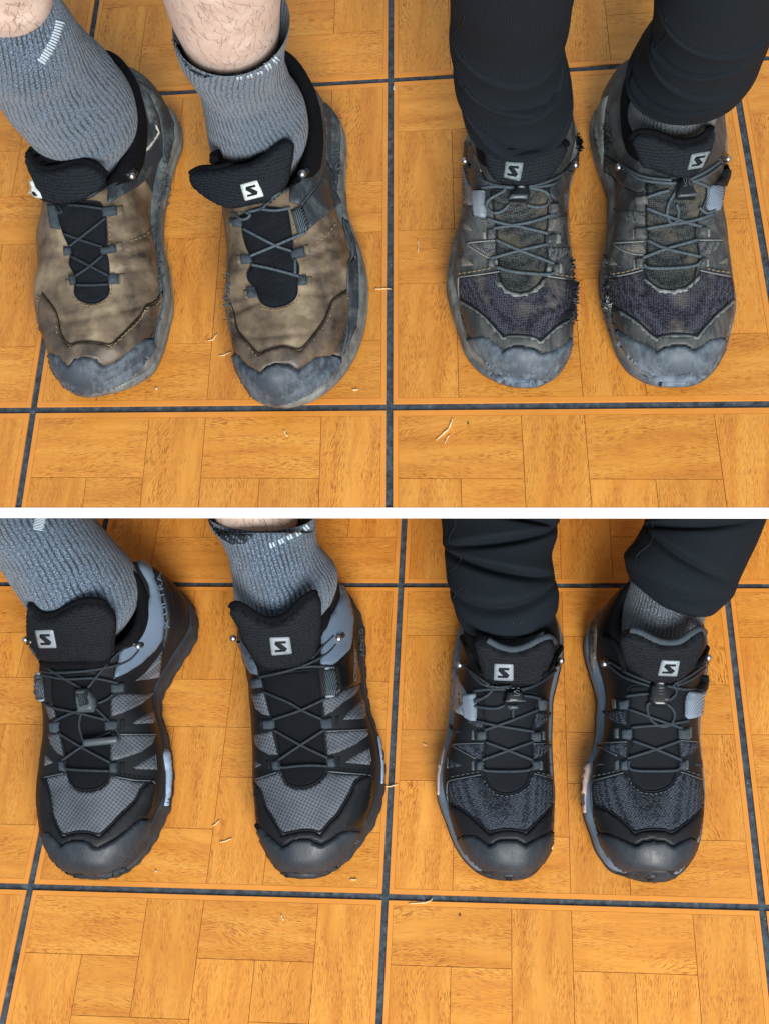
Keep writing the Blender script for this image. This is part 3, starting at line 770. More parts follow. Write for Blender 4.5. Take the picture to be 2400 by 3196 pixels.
sE = sock(rows(*E1, 0, [(430, 1080, 870, 1070, .03), (300, 920, 980, 950, .05), (200, 800, 1085, 780, .07), (110, 700, 1100, 640, .085), (0, 580, 1030, 480, .098), (-130, 420, 920, 310, .108), (-270, 220, 800, 170, .116), (-390, 0, 670, 0, .122), (-520, -260, 540, -200, .126), (-640, -500, 420, -420, .128)]), P3)
sF = sock(rows(*F1, 0, [(360, 1000, 900, 960, .03), (300, 870, 1010, 850, .05), (258, 760, 1100, 720, .07), (250, 640, 1145, 610, .085), (240, 520, 1125, 510, .095), (220, 410, 1040, 400, .105), (180, 310, 985, 300, .112), (115, 200, 962, 190, .117), (50, 95, 955, 95, .12, 480, 300, .138), (5, 5, 948, 10, .122, 470, 160, .144)]), P3)
skF = skin(rows(*F1, 0, [(110, 100, 800, 95, .112), (85, 20, 780, 10, .118), (60, -110, 770, -120, .122), (40, -260, 755, -260, .124), (20, -420, 750, -420, .125)]), P3)
FG = [(.010, .005, .010, 0.0083, .0065, 0, 1.1), (.026, -.004, .013, 0.0078, .007, .1, 1.), (.046, .011, .012, 0.0090, .0085, .25, 1.), (.066, -.008, .013, 0.0075, .008, -.3, .8), (.088, .015, .012, 0.0093, .010, .2, 1.), (.112, -.012, .010, 0.0075, .010, -.25, .8), (.135, .012, .008, 0.0067, .010, .1, 1.)]
tG = loft('trouser_leg', rows(*G1, 0, [(328, 1170, 1275, 1120, .080, 820, 1320, .105), (275, 1030, 1325, 1000, .092), (225, 850, 1338, 850, .102), (180, 660, 1300, 690, .108), (160, 450, 1275, 450, .114), (150, 250, 1325, 250, .118), (118, 45, 1332, 45, .122), (90, -200, 1345, -200, .125), (70, -450, 1350, -450, .127)]), M['jersey'], P4, .9, 144, 24, folds(FG, bumps(8, .001, 3, 140)))
sG = sock(rows(*G1, 0, [(620, 1480, 1180, 1480, .035), (540, 1330, 1220, 1330, .055), (450, 1150, 1240, 1150, .075), (420, 950, 1240, 950, .088)]), P4, 'sockfine', .5)
tH = loft('trouser_leg', rows(*H1, 0, [(520, 560, 1260, 860, .094, 890, 870, .116), (490, 460, 1320, 850, .098, 900, 820, .126), (490, 370, 1450, 760, .104), (575, 255, 1510, 610, .11), (635, 130, 1590, 440, .115), (690, 20, 1690, 240, .12), (740, -150, 1770, 20, .124), (800, -330, 1820, -180, .127)]), M['jersey'], P4, .9, 144, 24, folds([(a, b, c, d * .45, e, f, g) for a, b, c, d, e, f, g in FD], bumps(9, .001, 3, 140)))
sH = sock(rows(*H1, 0, [(520, 1200, 1040, 1200, .035), (440, 1050, 1120, 1070, .055), (425, 880, 1190, 980, .07), (480, 700, 1230, 880, .084), (560, 520, 1260, 760, .096), (620, 400, 1320, 640, .104)]), P4, 'sockfine', .5)

# ---------------------------------------------------------------- the eight shoes: outlines
G_ = 'hiking shoes worn on the tiled floor'
shA = make_shoe(0, Z(*A2, [(640, 1655), (520, 1625), (400, 1510), (335, 1380), (300, 1250), (250, 1110), (222, 1020), (213, 920), (220, 800), (245, 680), (258, 500), (275, 390), (300, 250), (300, 90)]) + [(150, 600), (170, 500), (215, 400), (270, 320), (340, 270), (400, 252)],
    Z(*A2, [(700, 1650), (860, 1608), (1000, 1550), (1110, 1480), (1200, 1400), (1255, 1290), (1310, 1130), (1345, 980), (1370, 860), (1365, 700), (1345, 540), (1310, 400), (1290, 250), (1290, 120)]) + [(510, 640), (526, 560), (540, 480), (556, 410), (549, 347), (528, 307), (495, 275), (450, 254)],
    (235, 632), 'worn brown leather shoe at the far left with its tongue sagging sideways', G_, M['leather'], M['soleworn'], insL=.002, insR=.006, tilt=52)
shB = make_shoe(0, Z(*B2, [(780, 1637), (640, 1610), (520, 1540), (440, 1430), (390, 1300), (362, 1170), (340, 1030), (318, 940), (300, 840), (300, 700), (312, 560), (320, 400), (308, 280), (290, 120), (272, 0)]) + [(690, 600), (690, 520), (715, 430), (760, 350), (820, 290), (880, 252)],
    Z(*B2, [(860, 1630), (1030, 1570), (1170, 1460), (1285, 1330), (1385, 1170), (1445, 1030), (1492, 850), (1512, 650), (1495, 450), (1455, 290), (1405, 140), (1355, 10)]) + [(1080, 640), (1075, 560), (1078, 460), (1070, 390), (1050, 340), (1010, 290), (960, 255), (930, 248)],
    (800, 642), 'worn brown leather shoe with white square emblem upright on its tongue', G_, M['leather'], M['soleworn'], insL=.002, insR=.010, tilt=52)
shC = make_shoe(0, Z(*C2, [(920, 1887), (760, 1855), (620, 1785), (500, 1705), (395, 1590), (325, 1480), (268, 1300), (218, 1150), (170, 980), (147, 850), (160, 700), (198, 480), (245, 330), (285, 180), (310, 50)]) + [(1443, 610), (1442, 520), (1445, 440), (1462, 360), (1505, 300), (1570, 270)],
    Z(*C2, [(1080, 1880), (1230, 1795), (1330, 1690), (1400, 1560), (1440, 1430), (1452, 1200), (1455, 1050), (1460, 900), (1455, 750), (1440, 600), (1420, 400), (1400, 200), (1395, 0)]) + [(1780, 560), (1800, 470), (1805, 400), (1785, 330), (1740, 290), (1670, 268)],
    (1625, 575), 'dusty worn navy shoe with torn frayed mesh on its right side and silver strap', G_, M['dusty'], M['rubnavy'], M['soleworn'], insL=.006, insR=.002)
shD = make_shoe(0, Z(*D2, [(950, 1807), (800, 1802), (650, 1765), (530, 1690), (425, 1600), (328, 1430), (268, 1250), (213, 1080), (183, 950), (165, 800), (170, 650), (205, 530), (230, 400), (250, 250), (245, 130), (250, 0)]) + [(1895, 600), (1872, 520), (1850, 430), (1843, 350), (1865, 290), (1920, 235), (1990, 212)],
    Z(*D2, [(1100, 1792), (1235, 1705), (1335, 1585), (1415, 1430), (1475, 1200), (1512, 1050), (1517, 950), (1495, 800), (1475, 650), (1450, 450), (1415, 250), (1395, 100), (1372, 0)]) + [(2262, 590), (2268, 500), (2272, 420), (2262, 340), (2210, 260), (2130, 216), (2060, 208)],
    (2110, 556), 'dusty worn navy shoe at the upper right, emblem at the side of its tongue', G_, M['dusty'], M['rubnavy'], M['soleworn'], insL=.005, insR=.002)
shE = make_shoe(1, Z(*E2, [(640, 1622), (520, 1608), (440, 1575), (360, 1525), (285, 1450), (230, 1350), (200, 1240), (185, 1130), (170, 1000), (175, 850), (190, 740), (205, 620), (235, 450), (240, 300), (225, 150)]) + [(135, 2190), (133, 2110), (150, 2030), (185, 1950), (245, 1870), (330, 1800), (410, 1772)],
    Z(*E2, [(760, 1617), (860, 1592), (950, 1535), (1035, 1450), (1115, 1340), (1185, 1220), (1245, 1080), (1292, 980), (1318, 800), (1322, 680), (1300, 500), (1270, 350), (1228, 230), (1215, 80)]) + [(505, 2160), (530, 2115), (560, 2060), (585, 2010), (602, 1960), (600, 1900), (580, 1850), (540, 1805), (480, 1775)],
    (250, 2066), 'new black and grey shoe at the lower left with cord lock on its laces', G_, M['black'], M['soleblk'], insL=.002, insR=.003, lug=.0005)
shF = make_shoe(1, Z(*F2, [(760, 1612), (650, 1595), (575, 1535), (495, 1430), (445, 1320), (402, 1200), (383, 1000), (365, 800), (365, 600), (358, 400), (345, 200), (335, 80), (330, 0)]) + [(775, 2120), (760, 2060), (742, 2000), (738, 1930), (760, 1860), (810, 1800), (880, 1772)],
    Z(*F2, [(860, 1612), (965, 1592), (1105, 1512), (1210, 1410), (1310, 1260), (1405, 1120), (1462, 950), (1488, 800), (1490, 620), (1470, 500), (1440, 380), (1390, 230), (1345, 50)]) + [(1143, 2150), (1138, 2080), (1136, 2010), (1130, 1940), (1110, 1880), (1075, 1820), (1020, 1780), (950, 1768)],
    (870, 2086), 'new black and grey shoe with ribbed black strap on its right side', G_, M['black'], M['soleblk'], insL=.002, insR=.003, lug=.0005)
shG = make_shoe(1, Z(*G2, [(860, 1892), (700, 1875), (560, 1810), (445, 1700), (362, 1580), (295, 1440), (238, 1280), (180, 1130), (148, 1000), (143, 850), (165, 700), (205, 560), (238, 450), (250, 350), (262, 250), (278, 120)]) + [(1404, 2180), (1408, 2090), (1415, 2010), (1430, 1930), (1470, 1860), (1550, 1818)],
    Z(*G2, [(1000, 1882), (1150, 1825), (1240, 1710), (1302, 1580), (1338, 1400), (1354, 1150), (1358, 950), (1347, 800), (1336, 600), (1330, 400), (1338, 150)]) + [(1725, 2180), (1745, 2090), (1757, 2010), (1745, 1930), (1705, 1855), (1630, 1818)],
    (1600, 2132), 'new navy and black shoe, third from the left, with silver strap on its left side', G_, M['black'], M['soleblk'], M['midblue'], insL=.006, insR=.002)
shH = make_shoe(1, Z(*H2, [(900, 1912), (750, 1897), (600, 1855), (420, 1795), (325, 1680), (255, 1560), (205, 1400), (150, 1250), (117, 1100), (115, 950), (150, 720), (205, 600), (240, 480), (258, 380), (265, 200)]) + [(1862, 2190), (1848, 2130), (1830, 2060), (1822, 2000), (1835, 1940), (1870, 1885), (1920, 1842), (1985, 1818)],
    Z(*H2, [(1000, 1905), (1100, 1855), (1205, 1750), (1295, 1600), (1345, 1450), (1373, 1250), (1387, 1050), (1387, 900), (1370, 700), (1347, 500), (1337, 350), (1345, 150)]) + [(2190, 2190), (2205, 2100), (2212, 2020), (2200, 1940), (2160, 1870), (2100, 1830), (2050, 1816)],
    (2072, 2130), 'new navy and black shoe at the lower right with silver strap on its right side', G_, M['black'], M['soleblk'], M['midblue'], insL=.007, insR=.002)

za, zb_ = (lambda *p: Z(*A2, p)), (lambda *p: Z(*B2, p))
dent(shA, [(za((830, 440), (1000, 415), (1230, 395)), 1.3), (za((860, 600), (980, 565), (1140, 540), (1230, 560)), 1.), (za((900, 915), (1020, 895), (1150, 850)), 1.), (za((940, 870), (1060, 860), (1160, 820)), .7), (za((270, 440), (390, 415), (480, 450)), 1.2), (za((335, 220), (360, 290), (385, 330)), 1.), (za((350, 640), (440, 600), (520, 570)), .9), (za((380, 1020), (520, 990), (700, 960), (900, 930)), .6), (za((850, 130), (1000, 100), (1200, 30)), .7), (za((1010, 310), (1120, 260), (1230, 180)), .9)], lump=.0007, seed=2)
dent(shB, [(zb_((930, 350), (1090, 300), (1230, 250)), 1.3), (zb_((960, 520), (1120, 470), (1250, 430), (1360, 350)), 1.), (zb_((940, 640), (1130, 640), (1330, 620)), .8), (zb_((340, 810), (450, 780), (570, 730)), 1.3), (zb_((330, 425), (400, 430), (480, 425)), 1.), (zb_((400, 1000), (560, 1020), (760, 1010), (1040, 990)), .7), (zb_((1000, 130), (1120, 90), (1290, 20)), .7), (zb_((1080, 210), (1200, 170), (1300, 190)), .8), (zb_((330, 640), (400, 690), (470, 720)), .8)], lump=.0007, seed=5)
dent(shC, [(Z(*C2, [(1100, 1090), (1230, 1050), (1400, 1000)]), 1.2), (Z(*C2, [(1050, 1000), (1200, 970), (1380, 930)]), .8), (Z(*C2, [(300, 250), (420, 330), (560, 360)]), .6)], lump=.0005, seed=7)
dent(shD, [(Z(*D2, [(280, 860), (420, 930), (560, 960)]), 1.), (Z(*D2, [(330, 960), (480, 1000), (640, 1000)]), .8), (Z(*D2, [(1240, 960), (1360, 930), (1470, 870)]), .7)], lump=.0005, seed=9)

# ---------------------------------------------------------------- shoe details, laid on the real surfaces
def tongue(sh, face, m, rim=None, rim_m=None, m_rim_r=.0032, th=.0075):
    o = patch(sh, 'tongue', face, m, -.001, th, .0055, 'tongue', 8, None, .006, curve=3)
    sh.tongue = o; sh.extra.append(sh.last)
    if rim: 
        r = cords(sh, 'tongue_binding', [rim], rim_m or M['lining'], m_rim_r, -.0010, 'both', o)
    return o
def crease(sh, line, r=.0007, mm='ink'): return cords(sh, 'edge_crease', [[(x, y - 4) for x, y in line]], M[mm], r, .0014, 'body', curve=1)  # dark line standing in for the shadow behind a raised edge
def eyelet(sh, poly, m, th=.0030):
    return patch(sh, 'eyelet_loop', poly, m, .0012, th, .0022, 'body', 6)
def windows(sh, fr, polys, m, name='mesh_window'):
    for p in polys: patch(sh, name, Z(*fr, p), m, .0001, .0006, .0012, 'body', 8, skirt=.0012)
def edge_line(sh, name, fr, pts, m, r=.0006, lift=.0012):
    return cords(sh, name, [Z(*fr, p) for p in pts], m, r, lift, 'body', curve=1)
def shards(n, c, spread, ln, sh, m, out, name='frayed_mesh'):
    V, F = [], []
    for _ in range(n):
        p = (c[0] + random.gauss(0, spread[0]), c[1] + random.gauss(0, spread[1])); h = cast_safe(sh, p, 'body', c)
        d = (h[1] * random.uniform(.2, 1) + Vector(out) + Vector((random.gauss(0, .5), random.gauss(0, .6), random.gauss(0, .4)))).normalized(); s_ = d.cross(h[1]).normalized()
        l, w_ = random.uniform(.4, 1) * ln, random.uniform(.3, .8) * ln * .8; q = h[0] - h[1] * .0004; up = h[1] * random.uniform(-.3, .4) * l; b = len(V)
        V += [q - s_ * w_, q + s_ * w_, q + d * l * .5 - s_ * w_ * .8 + up * .5, q + d * l * .55 + s_ * w_ * .5 + up * .5, q + d * l + up + s_ * random.gauss(0, .4) * w_]
        F += [(b, b + 1, b + 3, b + 2), (b + 2, b + 3, b + 4)]
    o = mesh(name, V, F, m, sh.root, True, sh.inv); tag(o, kind='stuff')
def loose(n, c, spread, ln, sh, m, name='frayed_threads', lift=.002, r=.00035):
    paths = []
    for _ in range(n):
        p = (c[0] + random.gauss(0, spread[0]), c[1] + random.gauss(0, spread[1])); h = cast_safe(sh, p, 'body', c)
        a = random.uniform(0, 6.28); d = (h[1] + Vector((math.cos(a), math.sin(a), random.uniform(-.4, .6))) * 1.3).normalized(); l = random.uniform(.4, 1) * ln
        q = h[0] + h[1] * .0004; paths.append([q, q + d * l * .5, q + d * l + Vector((random.gauss(0, .2), random.gauss(0, .2), -.1)) * l * .5])
    V, F = tube_mesh(paths, r, 4); o = mesh(name, V, F, m, sh.root, True, sh.inv); tag(o, kind='stuff')

for s in (shA, shB):          # the rear of the brown shoes is dark rubbery panel
    me = s.upper.data; me.materials.append(M['rubside'])
    for p in me.polygons:
        if p.center.y > s.ty.y + .055: p.material_index = 1

# --- A: far left brown shoe
s = shA; z1 = lambda *p: Z(*A1, p); z2 = lambda *p: Z(*A2, p)
patch(s, 'heel_panel', z1((812, 1360), (850, 1262), (1000, 1150), (1140, 1030), (1185, 955), (1130, 770), (1040, 600), (1000, 545), (1060, 560), (1190, 720), (1265, 900), (1295, 1100), (1300, 1220), (1230, 1370), (1080, 1500), (920, 1590), (850, 1640), (812, 1625), (820, 1530), (810, 1430)), M['rubside'], .0004, .0012)
patch(s, 'throat_gusset', z2((330, -60), (500, -40), (760, -30), (800, 60), (806, 110), (815, 240), (815, 340), (790, 400), (820, 440), (835, 560), (820, 690), (842, 725), (830, 770), (790, 815), (700, 855), (620, 842), (550, 803), (525, 750), (540, 690), (540, 600), (482, 510), (495, 460), (510, 400), (480, 340), (450, 280), (420, 200), (395, 100)), M['cloth'], .0002, .0008, .002)
mg = [(250, 765), (320, 850), (370, 920), (400, 1010), (410, 1110), (450, 1180), (490, 1225), (540, 1195), (640, 1185), (780, 1200), (840, 1225), (900, 1170), (990, 1080), (1080, 990), (1120, 940), (1150, 870), (1230, 850), (1300, 750)]
patch(s, 'mudguard', z2(*(mg + [(1312, 800), (1280, 950), (1245, 1060), (1230, 1180), (1140, 1160), (960, 1300), (830, 1385), (770, 1400), (700, 1335), (610, 1330), (545, 1340), (490, 1405), (400, 1315), (330, 1290), (285, 1200), (240, 1080), (222, 950), (225, 850)])), M['leather2'], .0005, .0019, .0012, step=7)
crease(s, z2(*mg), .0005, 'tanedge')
stitches(s, [z2(*[(x + dx, y + dy) for x, y in mg]) for dx, dy in ((-14, 26), (-26, 46))], M['threadtan'])
cap = [(320, 1290), (345, 1265), (400, 1297), (490, 1387), (545, 1322), (610, 1310), (700, 1317), (770, 1382), (830, 1367), (960, 1282), (1070, 1190), (1140, 1150), (1226, 1165)]
patch(s, 'toe_cap', z2(*(cap + [(1225, 1220), (1185, 1300), (1100, 1400), (990, 1500), (860, 1580), (700, 1618), (560, 1605), (470, 1570), (395, 1480), (340, 1380)])), M['rubworn'], .0008, .0036, .0016, step=6)
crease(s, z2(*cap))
for p in ([(765, 18), (890, 8), (900, 85), (780, 105)], [(755, 362), (885, 348), (895, 402), (765, 432)], [(815, 600), (912, 600), (918, 680), (828, 682)], [(440, 360), (502, 360), (512, 430), (446, 432)], [(485, 612), (547, 605), (547, 690), (500, 692)]): eyelet(s, z2(*p), M['web'])
for p in ([(888, 8), (950, 0), (955, 78), (900, 85)], [(885, 322), (940, 316), (948, 384), (895, 392)], [(912, 594), (966, 588), (972, 684), (920, 690)], [(455, 640), (486, 632), (492, 705), (462, 705)]): patch(s, 'bar_tack', z2(*p), M['webtan'], .0004, .0007, .001, 'body', 6)
patch(s, 'strap', z2((300, -10), (385, -10), (412, 212), (330, 195)), M['web'], .001, .003, .003)
tongue(s, z1((112, 1225), (135, 1330), (185, 1440), (215, 1540), (260, 1620), (340, 1645), (520, 1642), (700, 1585), (795, 1490), (805, 1400), (740, 1330), (650, 1292), (560, 1290), (430, 1322), (320, 1345), (225, 1315), (170, 1255), (150, 1190)), M['mesh_t'], z1((128, 1200), (165, 1262), (220, 1318), (300, 1348), (420, 1325), (560, 1285), (650, 1290), (740, 1330), (800, 1390)))
patch(s, 'tongue_flap', z1((110, 1230), (118, 1160), (180, 1122), (250, 1140), (300, 1200), (420, 1240), (560, 1225), (700, 1290), (790, 1360), (640, 1300), (560, 1290), (430, 1322), (320, 1345), (225, 1315), (170, 1255)), M['lining'], -.012, .006, .004, 'tongue', 8, s.tongue, .003)
patch(s, 'logo', z1((185, 1432), (205, 1440), (232, 1490), (275, 1530), (294, 1582), (250, 1580), (215, 1560), (200, 1530), (178, 1545), (200, 1515), (205, 1490)), M['logo_w'], .0070, .0006, .001, 'tongue', 6, s.tongue, .001)
patch(s, 'letter', z1((212, 1520), (240, 1525), (262, 1560), (232, 1558)), M['ink'], .0080, .0002, .001, 'tongue', 6, s.tongue, .001)
cords(s, 'lace', [z2((470, -5), (620, 5), (780, 30)), z2((800, 108), (640, 235), (488, 352)), z2((440, 244), (590, 300), (772, 358)), z2((505, 440), (660, 520), (820, 605)), z2((775, 430), (660, 530), (538, 612)), z2((545, 688), (680, 690), (825, 682)), z1((800, 1490), (900, 1415), (990, 1372)), z1((640, 1592), (800, 1510), (900, 1465), (1000, 1425)), z2((350, -10), (400, 60), (425, 50), (390, 0))], M['lace'], .0012)
hook(s, z1((1000, 1400))[0], z1((1062, 1355))[0], .0034)
patch(s, 'scuff_mark', z1((945, 1285), (960, 1262), (1060, 1225), (1140, 1165), (1195, 1110), (1245, 1030), (1225, 975), (1190, 955), (1230, 970), (1262, 1030), (1225, 1100), (1160, 1175), (1080, 1240), (1000, 1275)), M['fleece'], .0018, .0003, .001, wob=1.2)
loose(70, z1((1320, 1480))[0], (6, 45), .004, s, M['lace_d']); loose(60, z2((1262, 560))[0], (6, 60), .004, s, M['lace_d']); loose(30, z2((240, 960))[0], (4, 30), .003, s, M['lace_d'])
edge_line(s, 'seam', A1, [[(1300, 1040), (1300, 1200), (1345, 1380), (1330, 1500), (1260, 1650)]], M['lace_d'], .0011, .001)
edge_line(s, 'seam', A2, [[(1270, 20), (1255, 200), (1245, 400), (1262, 500), (1290, 640), (1310, 760), (1280, 930), (1240, 1080), (1225, 1220), (1130, 1370), (1000, 1490), (860, 1575)]], M['lace_d'], .0009, .0012)

patch(s, 'heel_counter', z1((1030, 590), (1000, 545), (1110, 592), (1240, 685), (1330, 800), (1395, 950), (1395, 1080), (1335, 1330), (1302, 1220), (1297, 1100), (1267, 900), (1192, 720)), M['rubside'], .0002, .001)

stitches(s, [z2((520, 800), (610, 862), (700, 878), (800, 842), (858, 760), (850, 600)), z2((838, 110), (840, 345)), z2((1015, 312), (1130, 270), (1230, 190))], M['threadtan'], lift=.0006)

# --- B: second brown shoe
s = shB; z1 = lambda *p: Z(*B1, p); z2 = lambda *p: Z(*B2, p)
patch(s, 'heel_panel', z1((862, 1400), (868, 1200), (900, 1025), (1000, 880), (1022, 800), (1000, 700), (905, 575), (868, 505), (960, 540), (1060, 640), (1110, 760), (1130, 900), (1130, 1080), (1085, 1240), (940, 1420)), M['rubside'], .0008, .0016)
patch(s, 'side_panel', z1((960, 1420), (1090, 1245), (1138, 1085), (1185, 1180), (1215, 1330), (1250, 1400), (1150, 1480), (1020, 1590), (1000, 1600)), M['rubside'], .0002, .0008)
text(s, 'ᴀᴅᴠ', z1((975, 1415), (1010, 1410), (1030, 1525), (1000, 1530)), M['threadtan'], 'body', .0012) if False else None
gus = z1((520, 1640), (500, 1560), (480, 1480), (600, 1445), (700, 1440), (855, 1450), (870, 1560), (880, 1640)) 
patch(s, 'throat_gusset', z1((500, 1500), (600, 1445), (700, 1435), (852, 1450)) + z2((842, 20), (858, 120), (872, 220), (862, 300), (905, 370), (930, 430), (908, 530), (912, 650), (880, 710), (800, 758), (690, 776), (605, 742), (572, 690), (550, 600), (482, 540), (470, 470), (520, 400), (515, 335), (470, 260), (440, 150), (430, 60)), M['cloth'], .0002, .0008, .002)
mg = [(330, 740), (365, 830), (375, 930), (410, 1010), (490, 1090), (575, 1192), (640, 1150), (780, 1112), (870, 1130), (930, 1155), (1010, 1070), (1080, 980), (1150, 880), (1190, 770), (1210, 710), (1345, 628)]
patch(s, 'mudguard', z2(*(mg + [(1347, 800), (1342, 1000), (1292, 1205), (1200, 1200), (1120, 1195), (1060, 1210), (980, 1270), (910, 1320), (830, 1275), (720, 1270), (650, 1295), (600, 1340), (480, 1270), (400, 1185), (360, 1150), (340, 950)])), M['leather2'], .0005, .0019, .0012, step=7)
crease(s, z2(*mg), .0005, 'tanedge')
stitches(s, [z2(*[(x + dx, y + dy) for x, y in mg[4:]]) for dx, dy in ((8, 26), (12, 48))], M['threadtan'])
patch(s, 'toe_cap', z2((362, 1158), (400, 1177), (470, 1262), (600, 1332), (650, 1287), (720, 1262), (830, 1267), (910, 1312), (980, 1262), (1060, 1202), (1120, 1185), (1200, 1190), (1288, 1215), (1235, 1315), (1135, 1425), (1010, 1508), (880, 1578), (760, 1600), (630, 1585), (530, 1530), (450, 1420), (388, 1290)), M['rubworn'], .0008, .0036, .0016, step=6)
crease(s, z2((362, 1158), (400, 1177), (470, 1262), (600, 1332), (650, 1287), (720, 1262), (830, 1267), (910, 1312), (980, 1262), (1060, 1202), (1120, 1185), (1200, 1190), (1288, 1215)))
for p in ([(345, 0), (432, 0), (440, 82), (356, 70)], [(420, 320), (512, 320), (526, 392), (430, 396)], [(470, 602), (546, 590), (552, 680), (490, 692)], [(840, 290), (962, 250), (982, 330), (872, 362)], [(915, 500), (987, 490), (987, 580), (920, 582)]): eyelet(s, z2(*p), M['web'])
for p in ([(962, 236), (1005, 222), (1018, 300), (982, 318)], [(987, 505), (1035, 500), (1040, 590), (990, 592)], [(382, 322), (420, 318), (424, 392), (390, 392)], [(445, 622), (470, 615), (482, 690), (455, 690)], [(318, 0), (345, 0), (352, 70), (325, 66)]): patch(s, 'bar_tack', z2(*p), M['webtan'], .0004, .0007, .001, 'body', 6)
patch(s, 'strap', z1((872, 1462), (955, 1425), (985, 1510), (1012, 1600), (965, 1640), (925, 1645), (900, 1550)), M['ribstrap'], .001, .004, .004)
tongue(s, z1((128, 1205), (165, 1165), (300, 1150), (450, 1128), (560, 1108), (680, 1040), (780, 960), (850, 932), (898, 965), (900, 1030), (880, 1150), (850, 1270), (750, 1380), (600, 1420), (430, 1450), (340, 1420), (240, 1360), (160, 1290)), M['mesh_t'], z1((132, 1195), (200, 1155), (300, 1148), (450, 1122), (580, 1090), (700, 1015), (790, 945), (860, 932), (900, 960)))
patch(s, 'tongue_flap', z1((260, 1040), (290, 1020), (320, 1090), (400, 1120), (560, 1090), (680, 1030), (560, 1108), (450, 1128), (300, 1150), (255, 1110)), M['lining'], -.012, .005, .004, 'tongue', 8, s.tongue, .003)
emblem(s, z1((512, 1255), (630, 1222), (676, 1340), (548, 1374)), M['logo_w'], M['ink'], parent=s.tongue)
stitches(s, [z1((440, 1470), (560, 1455), (700, 1415), (840, 1290))], M['thread'], 'tongue', .004)
cords(s, 'lace', [z2((440, 90), (710, 232), (862, 284)), z2((985, 120), (870, 170), (710, 240), (505, 325)), z2((515, 402), (700, 440), (925, 502)), z2((890, 355), (890, 480)), z1((860, 1260), (900, 1225), (950, 1195)), z1((850, 1300), (760, 1350), (700, 1410), (650, 1450), (560, 1470)), z1((870, 1442), (760, 1462), (650, 1450)), z1((450, 1480), (500, 1525), (550, 1520), (572, 1490), (540, 1475))], M['lace_d'], .0012)
hook(s, z1((955, 1205))[0], z1((1002, 1155))[0], .0036)
loose(50, z2((318, 640))[0], (5, 40), .005, s, M['lace_d'])
patch(s, 'welt_strip', z2((1300, 0), (1330, 90), (1380, 220), (1400, 320), (1360, 400), (1345, 520), (1348, 800), (1345, 1000), (1300, 1200), (1360, 1080), (1420, 940), (1440, 760), (1440, 520), (1430, 330), (1400, 180), (1350, 20)), M['rubside'], .0003, .0012)
edge_line(s, 'seam', B2, [[(1305, 0), (1320, 120), (1372, 220), (1382, 310), (1348, 400), (1342, 620), (1345, 830), (1338, 1010), (1290, 1200)], [(1290, 1215), (1220, 1330), (1100, 1450), (960, 1540), (820, 1600), (620, 1590)]], M['lace_d'], .0010, .0014)
edge_line(s, 'seam', B1, [[(1135, 1080), (1130, 920), (1115, 830)], [(950, 1420), (1085, 1250), (1135, 1085)], [(1085, 1240), (1080, 1100), (1060, 850), (960, 640)]], M['lace_d'], .0007, .0016)
text(s, 'contagrip', z1((1222, 800), (1168, 672), (1182, 660), (1238, 795)), M['red'], 'body', .003)
text(s, 'ADV/C', z1((1212, 1240), (1180, 990), (1222, 965), (1250, 1215)), M['lace_d'], 'body', .0025)
emblem(s, z1((945, 572), (985, 558), (1032, 622), (992, 640)), M['threadtan'], M['rubside'], 'body', .0024)

patch(s, 'heel_counter', z1((1110, 760), (1060, 640), (960, 540), (880, 495), (1000, 525), (1090, 575), (1160, 645), (1225, 740), (1245, 900), (1238, 1100), (1215, 1330), (1185, 1180), (1140, 1085), (1132, 900)), M['rubside'], .0002, .001)

stitches(s, [z2((590, 782), (690, 800), (800, 786), (900, 735), (945, 650)), z2((885, 60), (892, 215)), z2((1080, 215), (1180, 130), (1260, 20))], M['threadtan'], lift=.0006)

# --- C: worn navy shoe, torn
s = shC; z1 = lambda *p: Z(*C1, p); z2 = lambda *p: Z(*C2, p)
patch(s, 'throat_gusset', z1((600, 1850), (720, 1790), (1100, 1790), (1215, 1830), (1200, 1960)) + z2((1195, 100), (1195, 220), (1160, 310), (1160, 400), (1198, 460), (1190, 600), (1150, 735), (1100, 822), (1000, 897), (880, 912), (760, 872), (700, 785), (680, 680), (688, 600), (655, 480), (660, 380), (670, 250), (640, 160), (628, 0)), M['olive'], .0001, .0006, .002)
patch(s, 'vamp', z2((265, 750), (420, 730), (560, 712), (690, 690), (702, 785), (762, 876), (880, 916), (1000, 901), (1102, 826), (1152, 745), (1250, 740), (1450, 775), (1462, 900), (1462, 1050), (1440, 1130), (1330, 1200), (1290, 1255), (1200, 1335), (1110, 1418), (1050, 1368), (900, 1353), (800, 1353), (735, 1374), (650, 1274), (560, 1174), (470, 1094), (380, 1034), (285, 974), (262, 860)), M['bluemesh'], .0002, .0008, .0016)
patch(s, 'throat_edge', z2((640, 775), (700, 800), (760, 878), (880, 916), (1000, 902), (1100, 830), (1140, 770), (1165, 790), (1120, 870), (1010, 940), (880, 956), (750, 915), (660, 840)), M['dustylt'], .0010, .0004, .001, wob=2)
mg = [(285, 978), (380, 1038), (470, 1098), (560, 1178), (650, 1278), (735, 1378), (800, 1357), (900, 1357), (1050, 1372), (1110, 1422), (1200, 1338), (1290, 1258), (1440, 1165)]
patch(s, 'mudguard', z2(*(mg + [(1440, 1340), (1420, 1360), (1350, 1450), (1250, 1510), (1120, 1545), (1040, 1495), (900, 1470), (810, 1480), (740, 1510), (650, 1440), (570, 1380), (500, 1370), (360, 1395), (315, 1250), (285, 1100)])), M['dusty'], .0005, .0019, .0012, step=7)
crease(s, z2(*mg))
